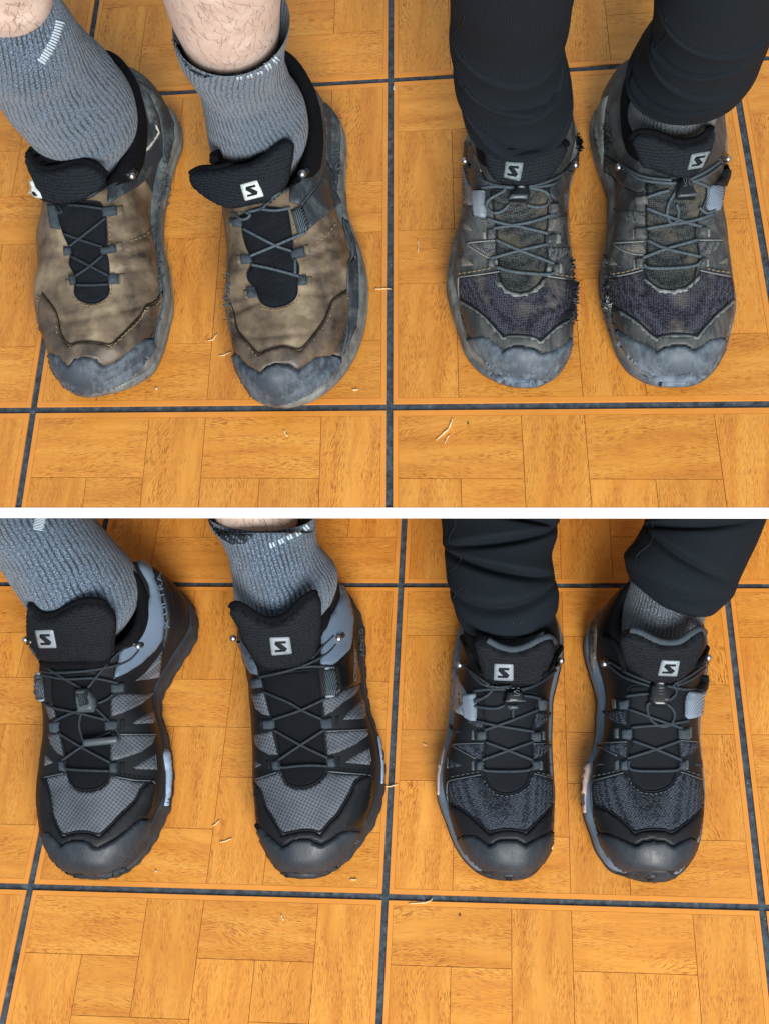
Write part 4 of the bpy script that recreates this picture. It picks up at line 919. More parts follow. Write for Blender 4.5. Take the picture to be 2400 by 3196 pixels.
patch(s, 'mudguard_trim', z2(*(mg + [(1440, 1205), (1300, 1300), (1210, 1380), (1122, 1468), (1040, 1420), (900, 1402), (800, 1402), (730, 1432), (640, 1325), (550, 1225), (460, 1145), (370, 1085), (300, 1045)])), M['dustylt'], .0018, .0004, .001)
patch(s, 'toe_cap', z2((352, 1400), (430, 1362), (500, 1352), (570, 1367), (650, 1432), (735, 1512), (810, 1472), (900, 1462), (1040, 1492), (1120, 1537), (1250, 1502), (1350, 1442), (1418, 1345), (1428, 1450), (1380, 1570), (1300, 1690), (1200, 1775), (1080, 1795), (950, 1775), (720, 1750), (640, 1712), (520, 1600), (420, 1490)), M['rubnavy'], .0008, .0036, .0016, step=6)
crease(s, z2((352, 1400), (430, 1362), (500, 1352), (570, 1367), (650, 1432), (735, 1512), (810, 1472), (900, 1462), (1040, 1492), (1120, 1537), (1250, 1502), (1350, 1442), (1418, 1345), (1428, 1450)))
patch(s, 'toe_bumper', z2((600, 1760), (690, 1765), (730, 1748), (900, 1773), (1080, 1792), (1180, 1800), (1220, 1800), (1100, 1862), (950, 1883), (800, 1862), (690, 1828)), M['toetip'], .0012, .0025, .003)
windows(s, C2, [[(345, 400), (400, 385), (650, 365), (657, 480), (622, 560), (540, 522), (430, 457)], [(270, 525), (320, 515), (425, 620), (290, 632)], [(360, 70), (430, 90), (560, 120), (628, 190), (540, 192), (430, 142)], [(288, 152), (330, 148), (402, 265), (330, 252), (290, 210)], [(1200, 150), (1392, 85), (1385, 180), (1280, 262), (1195, 262)], [(1185, 430), (1422, 430), (1420, 490), (1300, 562), (1212, 592), (1190, 500)]], M['sidemesh'])
edge_line(s, 'overlay_edge', C2, [[(345, 402), (430, 460), (540, 526), (620, 563)], [(345, 398), (400, 383), (650, 363)], [(265, 745), (420, 726), (560, 708), (690, 686)], [(1190, 735), (1300, 750), (1450, 772)], [(265, 750), (262, 860), (275, 990), (300, 1090), (330, 1270), (380, 1420)]], M['dustylt'], .0006, .0012)
stitches(s, [z2((275, 712), (420, 695), (560, 668), (620, 650)), z2((1260, 720), (1350, 735), (1440, 748))], M['threadtan'])
for p in ([(565, 250), (656, 243), (662, 350), (565, 356)], [(1165, 310), (1272, 300), (1272, 402), (1165, 412)], [(570, 560), (642, 560), (652, 652), (575, 652)], [(1235, 612), (1302, 610), (1307, 712), (1250, 712)], [(1212, -10), (1292, -32), (1292, 82), (1215, 92)]): eyelet(s, z2(*p), M['dusty'])
for p in ([(520, 270), (545, 265), (550, 350), (522, 345)], [(1285, 300), (1325, 290), (1330, 390), (1285, 395)], [(1310, 600), (1340, 595), (1350, 700), (1312, 705)], [(640, 560), (672, 555), (678, 620), (650, 630)], [(1180, 640), (1225, 620), (1232, 690), (1185, 700)]): patch(s, 'bar_tack', z2(*p), M['dustylt'], .0004, .0007, .001, 'body', 6)
patch(s, 'strap', z1((308, 1600), (335, 1690), (420, 1850), (425, 1990), (312, 1990)), M['greystrap'], .0004, .0012, .002)
patch(s, 'strap_loop', z1((415, 1850), (540, 1850), (545, 1990)) + z2((555, 0), (555, 128), (500, 130), (440, 108), (425, 0)), M['greystrap'], .0015, .0032, .0018, step=6)
patch(s, 'collar_panel', z1((318, 1300), (330, 1290), (400, 1380), (470, 1540), (500, 1640), (560, 1740), (600, 1800), (430, 1840), (380, 1760), (330, 1640), (312, 1500)), M['rubside'], .0005, .0012)
edge_line(s, 'panel_edge', C1, [[(325, 1260), (380, 1370), (450, 1500), (500, 1640)]], M['threadtan'], .0005, .002)
patch(s, 'collar_panel', z1((1520, 1430), (1560, 1450), (1500, 1600), (1420, 1700), (1400, 1850), (1270, 1960), (1215, 1900), (1200, 1800), (1320, 1680), (1420, 1570)), M['dusty'], .0006, .0012)
tongue(s, z1((512, 1345), (600, 1345), (700, 1390), (800, 1440), (900, 1447), (1000, 1430), (1150, 1380), (1300, 1332), (1380, 1360), (1390, 1440), (1320, 1560), (1230, 1690), (1100, 1770), (900, 1787), (730, 1770), (620, 1712), (560, 1600), (530, 1450)), M['mesh_t'], z1((520, 1338), (610, 1342), (700, 1385), (800, 1434), (900, 1445), (1000, 1428), (1150, 1375), (1300, 1328), (1385, 1355)))
emblem(s, z1((765, 1508), (937, 1520), (905, 1712), (748, 1670)), M['logo_old'], M['mesh_t'], parent=s.tongue)
cords(s, 'lace', [z1((390, 1600), (470, 1700), (600, 1772), (740, 1800), (860, 1805)), z1((500, 1812), (640, 1795), (760, 1802), (860, 1812)), z1((1430, 1610), (1250, 1720), (1060, 1788), (980, 1800)), z1((1440, 1670), (1250, 1772), (1000, 1812)), z1((735, 1790), (745, 1840), (650, 1890), (575, 1940), (556, 1990)) + z2((562, 20), (600, 64), (660, 80), (735, 50), (795, -10)), z1((1010, 1812), (1150, 1840), (1210, 1900), (1195, 1970)) + z2((1160, 8), (1060, 18), (975, -5)), z2((555, 138), (740, 192), (900, 220), (1200, 292)), z2((1268, 88), (1000, 175), (630, 238)), z2((655, 358), (900, 465), (1255, 602)), z2((1195, 402), (910, 465), (600, 552)), z2((660, 640), (800, 682), (1000, 706), (1200, 716), (1265, 695))], M['lace_d'], .0013)
lk = patch(s, 'lace_lock', z1((855, 1790), (990, 1790), (1002, 1900), (955, 1968), (790, 1960), (812, 1890)), M['lockb'], .002, .006, .003, 'both', 6)
patch(s, 'ridge', z1((880, 1800), (940, 1800), (940, 1850), (875, 1850)), M['lockm'], .0082, .0006, .001, 'both', 6, lk); patch(s, 'ridge', z1((815, 1905), (970, 1905), (955, 1950), (800, 1945)), M['lockm'], .0082, .0006, .001, 'both', 6, lk)
hook(s, z1((378, 1588))[0], z1((335, 1560))[0]); hook(s, z1((1448, 1640))[0], z1((1480, 1600))[0])
for c, sp_, n, l in ((z2((1470, 880))[0], (8, 42), 110, .005), (z2((1440, 1080))[0], (8, 28), 70, .0045), (z2((1440, 620))[0], (4, 12), 30, .004)): loose(n, c, sp_, l, s, M['navythread'], r=.0004)
shards(26, z2((1462, 880))[0], (5, 38), .008, s, M['bluemesh'], (.5, .1, .3)); shards(16, z2((1445, 1060))[0], (5, 22), .007, s, M['bluemesh'], (.4, 0, .3)); shards(14, z2((1435, 630))[0], (3, 10), .005, s, M['bluemesh'], (.6, 0, .1)); shards(26, z1((1520, 1340))[0], (7, 14), .006, s, M['lining'], (.4, -.2, .5))
patch(s, 'tear', z2((1290, 1200), (1330, 1130), (1390, 1085), (1452, 1050), (1456, 1130), (1410, 1165), (1350, 1190)), M['ink'], .0016, .0002, .001, wob=1.5)
loose(50, z1((1520, 1340))[0], (7, 15), .004, s, M['lining'], r=.0006)

# --- D: worn navy shoe at the right
s = shD; z1 = lambda *p: Z(*D1, p); z2 = lambda *p: Z(*D2, p)
patch(s, 'throat_gusset', z1((650, 1590), (800, 1545), (1080, 1550), (1200, 1600), (1200, 1700)) + z2((1190, 0), (1160, 80), (1130, 200), (1110, 310), (1150, 400), (1160, 540), (1122, 640), (1110, 740), (1030, 812), (900, 847), (760, 832), (640, 742), (610, 650), (640, 560), (628, 460), (642, 340), (640, 240), (625, 190), (630, -40)), M['olive'], .0001, .0006, .002)
patch(s, 'vamp', z2((205, 760), (330, 712), (470, 685), (590, 652), (640, 745), (760, 836), (900, 851), (1030, 816), (1114, 745), (1160, 652), (1300, 682), (1475, 715), (1495, 800), (1510, 930), (1400, 1012), (1320, 1094), (1230, 1194), (1130, 1314), (1040, 1294), (900, 1289), (800, 1304), (740, 1329), (670, 1284), (580, 1194), (480, 1114), (370, 1044), (280, 990), (230, 900), (200, 810)), M['bluemesh'], .0002, .0008, .0016)
patch(s, 'throat_edge', z2((600, 730), (650, 750), (760, 838), (900, 852), (1030, 818), (1115, 750), (1160, 700), (1165, 740), (1110, 800), (1030, 860), (900, 888), (760, 872), (650, 790)), M['dustylt'], .0010, .0004, .001, wob=2)
mg = [(285, 1000), (370, 1048), (480, 1118), (580, 1198), (670, 1288), (740, 1333), (800, 1308), (900, 1293), (1040, 1298), (1130, 1318), (1230, 1198), (1320, 1098), (1505, 935)]
patch(s, 'mudguard', z2(*(mg + [(1475, 1100), (1420, 1320), (1340, 1330), (1250, 1350), (1160, 1420), (1090, 1445), (1020, 1405), (900, 1410), (820, 1425), (740, 1460), (640, 1400), (500, 1330), (380, 1260), (320, 1250), (280, 1120)])), M['dusty'], .0005, .0019, .0012, step=7)
crease(s, z2(*mg))
patch(s, 'mudguard_trim', z2(*(mg[1:] + [(1485, 1000), (1340, 1135), (1250, 1235), (1150, 1365), (1040, 1348), (900, 1342), (800, 1362), (730, 1388), (640, 1325), (550, 1245), (450, 1165), (340, 1085)])), M['dustylt'], .0018, .0004, .001)
patch(s, 'toe_cap', z2((318, 1262), (380, 1247), (500, 1322), (640, 1392), (740, 1457), (820, 1417), (900, 1402), (1020, 1397), (1090, 1442), (1160, 1412), (1250, 1342), (1340, 1317), (1412, 1337), (1390, 1460), (1310, 1590), (1200, 1688), (1100, 1675), (950, 1690), (770, 1680), (680, 1698), (560, 1610), (450, 1510), (365, 1390)), M['rubnavy'], .0008, .0036, .0016, step=6)
crease(s, z2((318, 1262), (380, 1247), (500, 1322), (640, 1392), (740, 1457), (820, 1417), (900, 1402), (1020, 1397), (1090, 1442), (1160, 1412), (1250, 1342), (1340, 1317), (1412, 1337)))
patch(s, 'toe_bumper', z2((600, 1700), (690, 1702), (770, 1682), (950, 1692), (1100, 1672), (1180, 1700), (1225, 1705), (1120, 1775), (950, 1803), (780, 1794), (690, 1755)), M['toetip'], .0012, .0025, .003)
windows(s, D2, [[(290, 28), (400, 40), (625, 60), (627, 190), (520, 182), (400, 132)], [(290, 380), (600, 363), (637, 460), (612, 492), (500, 482), (380, 442)], [(228, 510), (270, 520), (347, 592), (240, 602)], [(1155, 350), (1392, 350), (1362, 412), (1290, 472), (1192, 502), (1150, 430)], [(1348, 577), (1450, 478), (1458, 582)], [(1180, 180), (1322, 90), (1240, 162)]], M['sidemesh'])
edge_line(s, 'overlay_edge', D2, [[(290, 382), (380, 446), (500, 487), (610, 496)], [(290, 376), (600, 359)], [(330, 708), (470, 681), (590, 646)], [(1165, 648), (1300, 678), (1475, 712)], [(1150, 346), (1392, 346)]], M['dustylt'], .0006, .0012)
stitches(s, [z2((300, 690), (430, 672), (560, 630)), z2((1230, 640), (1330, 665), (1460, 680))], M['threadtan'])
for p in ([(515, 230), (637, 225), (642, 340), (515, 342)], [(1140, 220), (1232, 213), (1237, 322), (1140, 312)], [(520, 530), (612, 528), (612, 632), (530, 642)], [(1160, 530), (1227, 523), (1227, 617), (1165, 612)]): eyelet(s, z2(*p), M['dusty'])
eyelet(s, z1((540, 1700), (662, 1688), (662, 1772), (550, 1782)), M['dusty'])
for p in ([(490, 240), (515, 232), (515, 340), (495, 330)], [(495, 540), (520, 532), (528, 640), (500, 640)], [(1232, 230), (1262, 226), (1266, 310), (1237, 316)], [(1227, 530), (1252, 530), (1256, 610), (1227, 614)]): patch(s, 'bar_tack', z2(*p), M['dustylt'], .0004, .0007, .001, 'body', 6)
patch(s, 'strap', z1((1215, 1600), (1330, 1590), (1362, 1560), (1372, 1470)) + z2((1385, -60), (1372, 0), (1352, 50), (1250, 62), (1225, 10)), M['bluestrap'], .0012, .0018, .0015, step=6)
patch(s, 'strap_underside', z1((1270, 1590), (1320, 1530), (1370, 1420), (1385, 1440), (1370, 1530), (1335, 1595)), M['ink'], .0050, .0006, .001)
patch(s, 'collar_panel', z1((340, 1370), (430, 1400), (560, 1470), (640, 1560), (640, 1650), (560, 1670), (420, 1600), (320, 1500), (250, 1470), (255, 1300)), M['dusty'], .0004, .0012)
patch(s, 'heel_panel', z1((290, 760), (260, 900), (245, 1080), (250, 1300), (230, 1400), (180, 1250), (150, 1080), (170, 900), (230, 790)), M['dustylt'], .0004, .001)
tongue(s, z1((502, 1170), (560, 1110), (680, 1110), (800, 1150), (900, 1190), (1000, 1200), (1120, 1180), (1200, 1120), (1240, 1066), (1278, 1100), (1262, 1210), (1200, 1370), (1100, 1490), (980, 1530), (850, 1512), (700, 1452), (600, 1420), (540, 1280)), M['mesh_t'], z1((508, 1160), (565, 1106), (680, 1104), (800, 1145), (900, 1185), (1000, 1195), (1120, 1172), (1200, 1112), (1245, 1060)))
emblem(s, z1((1045, 1278), (1205, 1255), (1135, 1405), (1005, 1425)), M['logo_old'], M['mesh_t'], parent=s.tongue)
cords(s, 'lace', [z1((390, 1385), (550, 1490), (700, 1530), (880, 1545)), z1((450, 1450), (600, 1542), (850, 1572), (920, 1570)), z1((1370, 1340), (1200, 1462), (1050, 1540)), z1((1345, 1400), (1200, 1512), (1070, 1562)), z1((1060, 1545), (1200, 1600), (1290, 1662), (1325, 1720), (1320, 1775)) + z2((1260, 78), (1200, 60), (1160, 20)), z1((655, 1702), (760, 1665), (860, 1640)), z1((945, 1560), (925, 1640), (860, 1740)) + z2((840, 40), (838, 110), (880, 182), (940, 152), (952, 60), (930, -10)), z2((635, 28), (880, 122), (1180, 212)), z2((1300, 85), (1100, 152), (880, 190), (635, 232)), z2((640, 348), (830, 432), (1175, 512)), z2((1150, 340), (830, 432), (595, 522)), z2((610, 590), (650, 625), (900, 626), (1120, 602), (1172, 555))], M['lace_d'], .0013)
lk = patch(s, 'lace_lock', z1((930, 1560), (1012, 1540), (1060, 1620), (1092, 1690), (1080, 1732), (930, 1732), (898, 1690)), M['lockb'], .002, .006, .003, 'both', 6)
text(s, 'SN', z1((955, 1560), (1000, 1555), (1020, 1640), (965, 1645)), M['lockm'], 'both', .0092, lk); patch(s, 'ridge', z1((925, 1695), (1075, 1690), (1070, 1715), (930, 1718)), M['lockm'], .0082, .0006, .001, 'both', 6, lk)
hook(s, z1((425, 1432))[0], z1((365, 1390))[0]); hook(s, z1((1358, 1352))[0], z1((1385, 1300))[0])
shards(40, z2((250, 860))[0], (9, 45), .004, s, M['bluemesh'], (-.4, -.2, .3)); loose(60, z2((250, 850))[0], (12, 60), .003, s, M['bluemesh'], r=.0005); loose(25, z2((262, 930))[0], (6, 26), .003, s, M['fleece'], r=.0003); loose(30, z1((285, 1130))[0], (8, 20), .004, s, M['lining'])

# --- E: new shoe at the lower left
s = shE; z1 = lambda *p: Z(*E1, p); z2 = lambda *p: Z(*E2, p)
windows(s, E1, [[(1060, 1455), (1150, 1380), (1240, 1270), (1295, 1190), (1275, 1425), (1150, 1445)]], M['ripstop'])
windows(s, E2, [[(790, 55), (800, 212), (900, 180), (1050, 110), (1150, 30), (1170, -5), (1050, 20), (880, 10)], [(985, 272), (1030, 230), (1165, 150), (1182, 268), (1020, 278)], [(790, 370), (1182, 370), (1150, 452), (1050, 522), (900, 572), (790, 602)], [(983, 655), (1178, 533), (1187, 672), (1020, 668)], [(220, 110), (290, 100), (312, 215), (262, 245)], [(245, 370), (342, 358), (388, 562), (330, 532), (268, 452)], [(222, 540), (292, 612), (212, 642)]], M['ripstop'])
patch(s, 'vamp', z2((225, 745), (380, 706), (415, 690), (430, 765), (462, 820), (520, 856), (620, 861), (705, 835), (765, 784), (795, 722), (830, 735), (1110, 790), (1050, 840), (1010, 930), (950, 1000), (880, 1060), (790, 1160), (690, 1252), (630, 1225), (520, 1215), (440, 1230), (378, 1252), (328, 1160), (288, 1060), (270, 900), (245, 800)), M['ripstop'], .0002, .0008, .0016)
patch(s, 'throat_gusset', z1((330, 1430), (600, 1400), (860, 1440)) + z2((830, -120), (795, 50), (780, 200), (787, 430), (780, 600), (782, 730), (742, 800), (660, 842), (570, 852), (480, 827), (430, 772), (410, 690), (400, 560), (350, 330), (320, 200), (280, 80), (268, -40)), M['stretch'], .0001, .0006, .002)
mg = [(186, 752), (222, 748), (243, 802), (268, 902), (286, 1062), (326, 1162), (378, 1256), (440, 1233), (520, 1218), (630, 1228), (690, 1256), (790, 1164), (880, 1064), (950, 1004), (1012, 934), (1052, 844), (1112, 792), (1175, 770)]
patch(s, 'mudguard', z2(*(mg + [(1172, 900), (1152, 1000), (1118, 1110), (1040, 1110), (960, 1175), (860, 1255), (760, 1315), (680, 1355), (640, 1345), (590, 1300), (500, 1290), (420, 1305), (375, 1340), (310, 1275), (270, 1230), (203, 1232), (178, 1100), (170, 950)])), M['black'], .0005, .0019, .0012, step=7)
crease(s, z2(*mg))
patch(s, 'side_guard', z2((1172, 790), (1165, 900), (1150, 1000), (1112, 1092), (1040, 1092), (960, 1155), (900, 1180), (1000, 1060), (1060, 960), (1100, 880)), M['blackg'], .0022, .0004, .001)
edge_line(s, 'overlay_edge', E2, [[(830, 733), (1000, 765), (1178, 770), (1175, 900), (1150, 1010), (1115, 1095)], [(190, 745), (380, 704)], [(795, 368), (1185, 368)], [(1178, 533), (1187, 672)]], M['lockm'], .0006, .0014)
stitches(s, [z2((860, 715), (1000, 740), (1170, 748)), z2((785, 60), (780, 200)), z2((785, 380), (787, 580)), z2((440, 790), (520, 868), (620, 876), (720, 845), (790, 770))], M['ink'], lift=.0014)
patch(s, 'toe_cap', z2((203, 1228), (235, 1205), (275, 1215), (320, 1272), (370, 1332), (420, 1297), (500, 1282), (590, 1292), (640, 1337), (690, 1342), (800, 1287), (900, 1217), (980, 1142), (1040, 1102), (1136, 1098), (1105, 1200), (1045, 1300), (965, 1400), (865, 1490), (750, 1552), (640, 1562), (500, 1552), (400, 1535), (310, 1455), (238, 1340)), M['caprub'], .0008, .0036, .0016, step=6)
crease(s, z2((203, 1228), (235, 1205), (275, 1215), (320, 1272), (370, 1332), (420, 1297), (500, 1282), (590, 1292), (640, 1337), (690, 1342), (800, 1287), (900, 1217), (980, 1142), (1040, 1102), (1136, 1098)))
patch(s, 'toe_bumper', z2((400, 1560), (520, 1565), (660, 1560), (780, 1560), (900, 1515), (945, 1540), (850, 1590), (700, 1615), (540, 1608), (450, 1585)), M['soleblk'], .0012, .0025, .003)
for p in ([(735, 250), (852, 248), (852, 332), (745, 337)], [(775, 612), (847, 613), (847, 702), (780, 697)], [(265, 260), (347, 258), (352, 357), (270, 352)], [(340, 602), (402, 600), (402, 692), (350, 682)]): eyelet(s, z2(*p), M['web'])
eyelet(s, z1((845, 1482), (962, 1470), (962, 1552), (850, 1562)), M['web'])
for p in ([(872, 240), (912, 236), (914, 330), (876, 332)], [(868, 610), (910, 606), (910, 700), (872, 702)]): patch(s, 'bar_tack', z2(*p), M['ink'], .0004, .0007, .001, 'body', 6)
patch(s, 'collar_panel', z1((1045, 310), (1110, 350), (1200, 480), (1262, 660), (1302, 830), (1312, 960), (1292, 1100), (1222, 1200), (1100, 1312), (980, 1392), (870, 1442), (880, 1370), (915, 1260), (930, 1150), (970, 1020), (1030, 920), (1140, 820), (1185, 730), (1170, 620), (1100, 500), (1060, 400)), M['bluegrey'], .0008, .0018)
patch(s, 'heel_band', z1((1200, 450), (1300, 560), (1370, 680), (1395, 850), (1385, 1000), (1340, 1130), (1300, 1180), (1300, 1090), (1318, 960), (1308, 830), (1268, 660)), M['black'], .0008, .0016)
text(s, 'X ULTRA', z1((1296, 1005), (1226, 545), (1260, 532), (1336, 996)), M['bluegrey'], 'body', .0032)
patch(s, 'strap', z1((145, 1392), (250, 1390), (265, 1500), (276, 1620), (190, 1637), (165, 1520)), M['ribstrap'], .0015, .0045, .004)
patch(s, 'strap_end', z1((150, 1395), (160, 1388), (250, 1386), (250, 1400), (160, 1408)), M['logo_g'], .0035, .003, .002); patch(s, 'strap_end', z1((190, 1625), (276, 1610), (274, 1630), (200, 1645)), M['logo_g'], .0035, .003, .002)
tongue(s, z1((126, 960), (140, 800), (170, 785), (210, 850), (270, 890), (380, 882), (480, 822), (600, 772), (720, 765), (800, 790), (872, 860), (900, 930), (890, 1080), (860, 1230), (770, 1282), (600, 1277), (430, 1282), (260, 1272), (190, 1180), (148, 1100)), M['mesh_n'], z1((150, 800), (205, 848), (270, 886), (380, 878), (480, 818), (600, 768), (720, 762), (800, 786)))
emblem(s, z1((230, 985), (380, 980), (411, 1132), (265, 1136)), M['logo_g'], M['ink'], parent=s.tongue)
patch(s, 'tongue_hem', z1((220, 1270), (300, 1280), (600, 1278), (780, 1260), (850, 1240), (840, 1310), (700, 1350), (450, 1352), (240, 1340)), M['lining'], .0002, .003, .003, 'tongue', 8, s.tongue, .004)
cords(s, 'lace', [z1((140, 1145), (215, 1255), (300, 1342), (420, 1420), (585, 1515)), z1((1070, 1112), (930, 1200), (790, 1340), (648, 1515)), z1((1085, 1190), (1000, 1280), (850, 1332), (600, 1372), (300, 1382), (212, 1340), (170, 1200)), z1((250, 1402), (450, 1440), (700, 1432), (910, 1475)), z2((530, 160), (410, 200), (295, 258)), z2((205, 95), (300, 140), (400, 160), (560, 195), (745, 242)), z2((660, 140), (790, 270), (860, 360), (866, 420)), z2((535, 180), (515, 290), (550, 420)), z2((790, 348), (680, 395), (560, 460), (370, 592)), z2((335, 355), (540, 480), (785, 612)), z2((380, 612), (390, 650), (420, 670), (600, 680), (775, 686)), z2((810, 20), (760, 65), (680, 98))], M['lace'], .0012)
lk = patch(s, 'lace_lock', z1((552, 1532), (580, 1520), (655, 1518), (685, 1550)) + z2((665, 60), (672, 130), (650, 176), (522, 182), (506, 110), (498, 10)), M['lockm'], .002, .007, .003, 'both', 6)
patch(s, 'lock_face', z2((520, 10), (610, -5), (645, 125), (548, 138)), M['lockb'], .0088, .0004, .001, 'both', 6, lk); text(s, 'SN', z2((545, 25), (580, 20), (600, 110), (560, 118)), M['lockm'], 'both', .0098, lk)
cords(s, 'lace_aglet', [z2((560, 442), (700, 428), (852, 412))], M['lockm'], .0034, .006)
hook(s, z1((1065, 1155))[0], z1((1130, 1135))[0]); hook(s, z1((130, 1130))[0], z1((120, 1110))[0])
patch(s, 'sole_insert', z2((1250, 490), (1300, 510), (1318, 700), (1305, 880), (1280, 985), (1252, 985), (1268, 900), (1268, 700), (1245, 550)), M['paleblue'], .001, .002, .002)

# --- F: new shoe, second from the left
s = shF; z1 = lambda *p: Z(*F1, p); z2 = lambda *p: Z(*F2, p)
windows(s, F2, [[(960, 62), (1050, 40), (1200, 0), (1240, 0), (1140, 92), (1060, 162), (980, 205)], [(1133, 242), (1180, 180), (1312, 48), (1332, 110), (1332, 232)], [(985, 343), (1352, 328), (1357, 370), (1250, 452), (1100, 522), (1000, 548)], [(1153, 612), (1200, 568), (1360, 488), (1377, 600), (1372, 632)], [(340, 20), (450, 5), (502, 205), (440, 192), (378, 142)], [(362, 370), (522, 338), (573, 545), (500, 542), (420, 502), (378, 452)], [(372, 590), (432, 632), (376, 662)], [(345, 210), (372, 250), (345, 262)]], M['ripstop'])
windows(s, F1, [[(1120, 1605), (1190, 1542), (1332, 1478), (1342, 1500), (1290, 1582), (1180, 1652)]], M['ripstop'])
patch(s, 'vamp', z2((378, 760), (560, 700), (590, 672), (612, 725), (642, 796), (722, 832), (820, 832), (922, 786), (984, 726), (1002, 690), (1050, 700), (1310, 725), (1230, 780), (1200, 870), (1150, 960), (1090, 1060), (1000, 1150), (940, 1232), (880, 1200), (760, 1205), (660, 1225), (620, 1242), (570, 1170), (520, 1070), (460, 980), (430, 850), (385, 800)), M['ripstop'], .0002, .0008, .0016)
patch(s, 'throat_gusset', z1((490, 1440), (490, 1380), (700, 1380), (985, 1355), (1000, 1500)) + z2((952, 0), (950, 200), (972, 400), (987, 560), (985, 690), (960, 742), (880, 802), (780, 827), (700, 817), (640, 782), (610, 710), (590, 590), (570, 450), (540, 300), (500, 150), (460, 0)), M['stretch'], .0001, .0006, .002)
mg = [(366, 800), (410, 832), (438, 902), (463, 992), (518, 1082), (573, 1176), (620, 1247), (665, 1232), (760, 1210), (880, 1206), (940, 1237), (1002, 1157), (1092, 1067), (1157, 962), (1207, 872), (1237, 787), (1312, 735), (1387, 720)]
patch(s, 'mudguard', z2(*(mg + [(1387, 800), (1372, 950), (1332, 1090), (1292, 1210), (1180, 1205), (1100, 1225), (1020, 1285), (950, 1325), (860, 1280), (780, 1285), (700, 1290), (640, 1335), (560, 1285), (470, 1205), (403, 1135), (382, 980)])), M['black'], .0005, .0019, .0012, step=7)
crease(s, z2(*mg))
patch(s, 'side_guard', z2((1382, 740), (1383, 850), (1368, 960), (1330, 1085), (1285, 1188), (1180, 1182), (1110, 1190), (1170, 1080), (1230, 930), (1290, 830)), M['blackg'], .0022, .0004, .001)
edge_line(s, 'overlay_edge', F2, [[(1005, 688), (1200, 705), (1390, 718), (1388, 830), (1372, 960), (1330, 1095), (1290, 1195)], [(378, 756), (560, 696)], [(985, 341), (1352, 326)], [(1360, 488), (1377, 600)]], M['lockm'], .0006, .0014)
stitches(s, [z2((1060, 660), (1200, 685), (1380, 695)), z2((955, 60), (965, 220)), z2((975, 345), (995, 540)), z2((590, 700), (640, 800), (722, 846), (830, 848), (935, 795), (1000, 720)), z2((400, 725), (560, 680))], M['ink'], lift=.0014)
patch(s, 'toe_cap', z2((393, 1130), (410, 1118), (470, 1200), (550, 1282), (620, 1342), (660, 1322), (710, 1282), (850, 1272), (890, 1302), (950, 1320), (1030, 1277), (1110, 1217), (1180, 1190), (1292, 1200), (1255, 1290), (1185, 1392), (1095, 1475), (985, 1538), (860, 1550), (720, 1545), (605, 1532), (535, 1455), (465, 1345), (425, 1240)), M['caprub'], .0008, .0036, .0016, step=6)
crease(s, z2((393, 1130), (410, 1118), (470, 1200), (550, 1282), (620, 1342), (660, 1322), (710, 1282), (850, 1272), (890, 1302), (950, 1320), (1030, 1277), (1110, 1217), (1180, 1190), (1292, 1200)))
patch(s, 'toe_bumper', z2((590, 1560), (720, 1558), (860, 1560), (1000, 1545), (1090, 1510), (1000, 1580), (880, 1608), (750, 1608), (650, 1590)), M['soleblk'], .0012, .0025, .003)
for p in ([(445, 245), (547, 240), (552, 322), (460, 322)], [(935, 235), (1042, 220), (1047, 312), (950, 327)], [(525, 602), (592, 590), (597, 672), (535, 682)], [(990, 572), (1062, 570), (1072, 652), (1000, 652)]): eyelet(s, z2(*p), M['web'])
eyelet(s, z1((400, 1437), (492, 1430), (497, 1512), (415, 1522)), M['web'])
for p in ([(1072, 210), (1098, 208), (1100, 300), (1076, 302)], [(1088, 565), (1112, 562), (1116, 650), (1092, 652)], [(408, 232), (434, 236), (438, 302), (412, 302)], [(480, 590), (506, 588), (508, 668), (484, 670)]): patch(s, 'bar_tack', z2(*p), M['ink'], .0004, .0007, .001, 'body', 6)
patch(s, 'collar_panel', z1((1150, 610), (1200, 640), (1250, 760), (1282, 900), (1272, 1080), (1252, 1180), (1150, 1282), (1100, 1322), (1000, 1342), (990, 1300), (1000, 1200), (1000, 1000), (1040, 920), (1110, 860), (1170, 720)), M['bluegrey'], .0008, .0018)
patch(s, 'collar_panel', z1((250, 960), (282, 1030), (325, 1120), (405, 1240), (452, 1330), (467, 1412), (400, 1392), (350, 1312), (310, 1190), (260, 1080)), M['bluegrey'], .0008, .0018)
patch(s, 'side_panel', z1((1120, 1340), (1160, 1290), (1250, 1190), (1285, 1090), (1350, 1400), (1352, 1470), (1190, 1540), (1150, 1560)), M['blackg'], .0004, .0010)
text(s, 'ACTIVESUPPORT', z1((1268, 1468), (1272, 1180), (1292, 1182), (1296, 1465)), M['logo_g'], 'body', .002)
patch(s, 'strap', z1((1025, 1350), (1112, 1345), (1135, 1450), (1152, 1560), (1110, 1592), (1035, 1592), (1028, 1470)), M['ribstrap'], .0015, .0045, .004)
patch(s, 'strap_end', z1((1030, 1345), (1100, 1340), (1102, 1358), (1032, 1362)), M['logo_g'], .0035, .003, .002); patch(s, 'strap_end', z1((1038, 1582), (1108, 1578), (1108, 1597), (1040, 1600)), M['logo_g'], .0035, .003, .002)
tongue(s, z1((215, 850), (240, 800), (290, 800), (380, 850), (450, 900), (520, 930), (600, 935), (680, 915), (760, 850), (830, 770), (900, 720), (950, 700), (1000, 740), (1010, 850), (1005, 1000), (970, 1180), (900, 1272), (760, 1332), (600, 1347), (490, 1320), (420, 1250), (340, 1110), (270, 960)), M['mesh_n'], z1((225, 830), (245, 796), (290, 796), (380, 846), (450, 896), (520, 926), (600, 930), (680, 910), (760, 845), (830, 765), (900, 715), (955, 696)))
emblem(s, z1((565, 1045), (725, 1040), (746, 1182), (584, 1196)), M['logo_g'], M['ink'], parent=s.tongue)
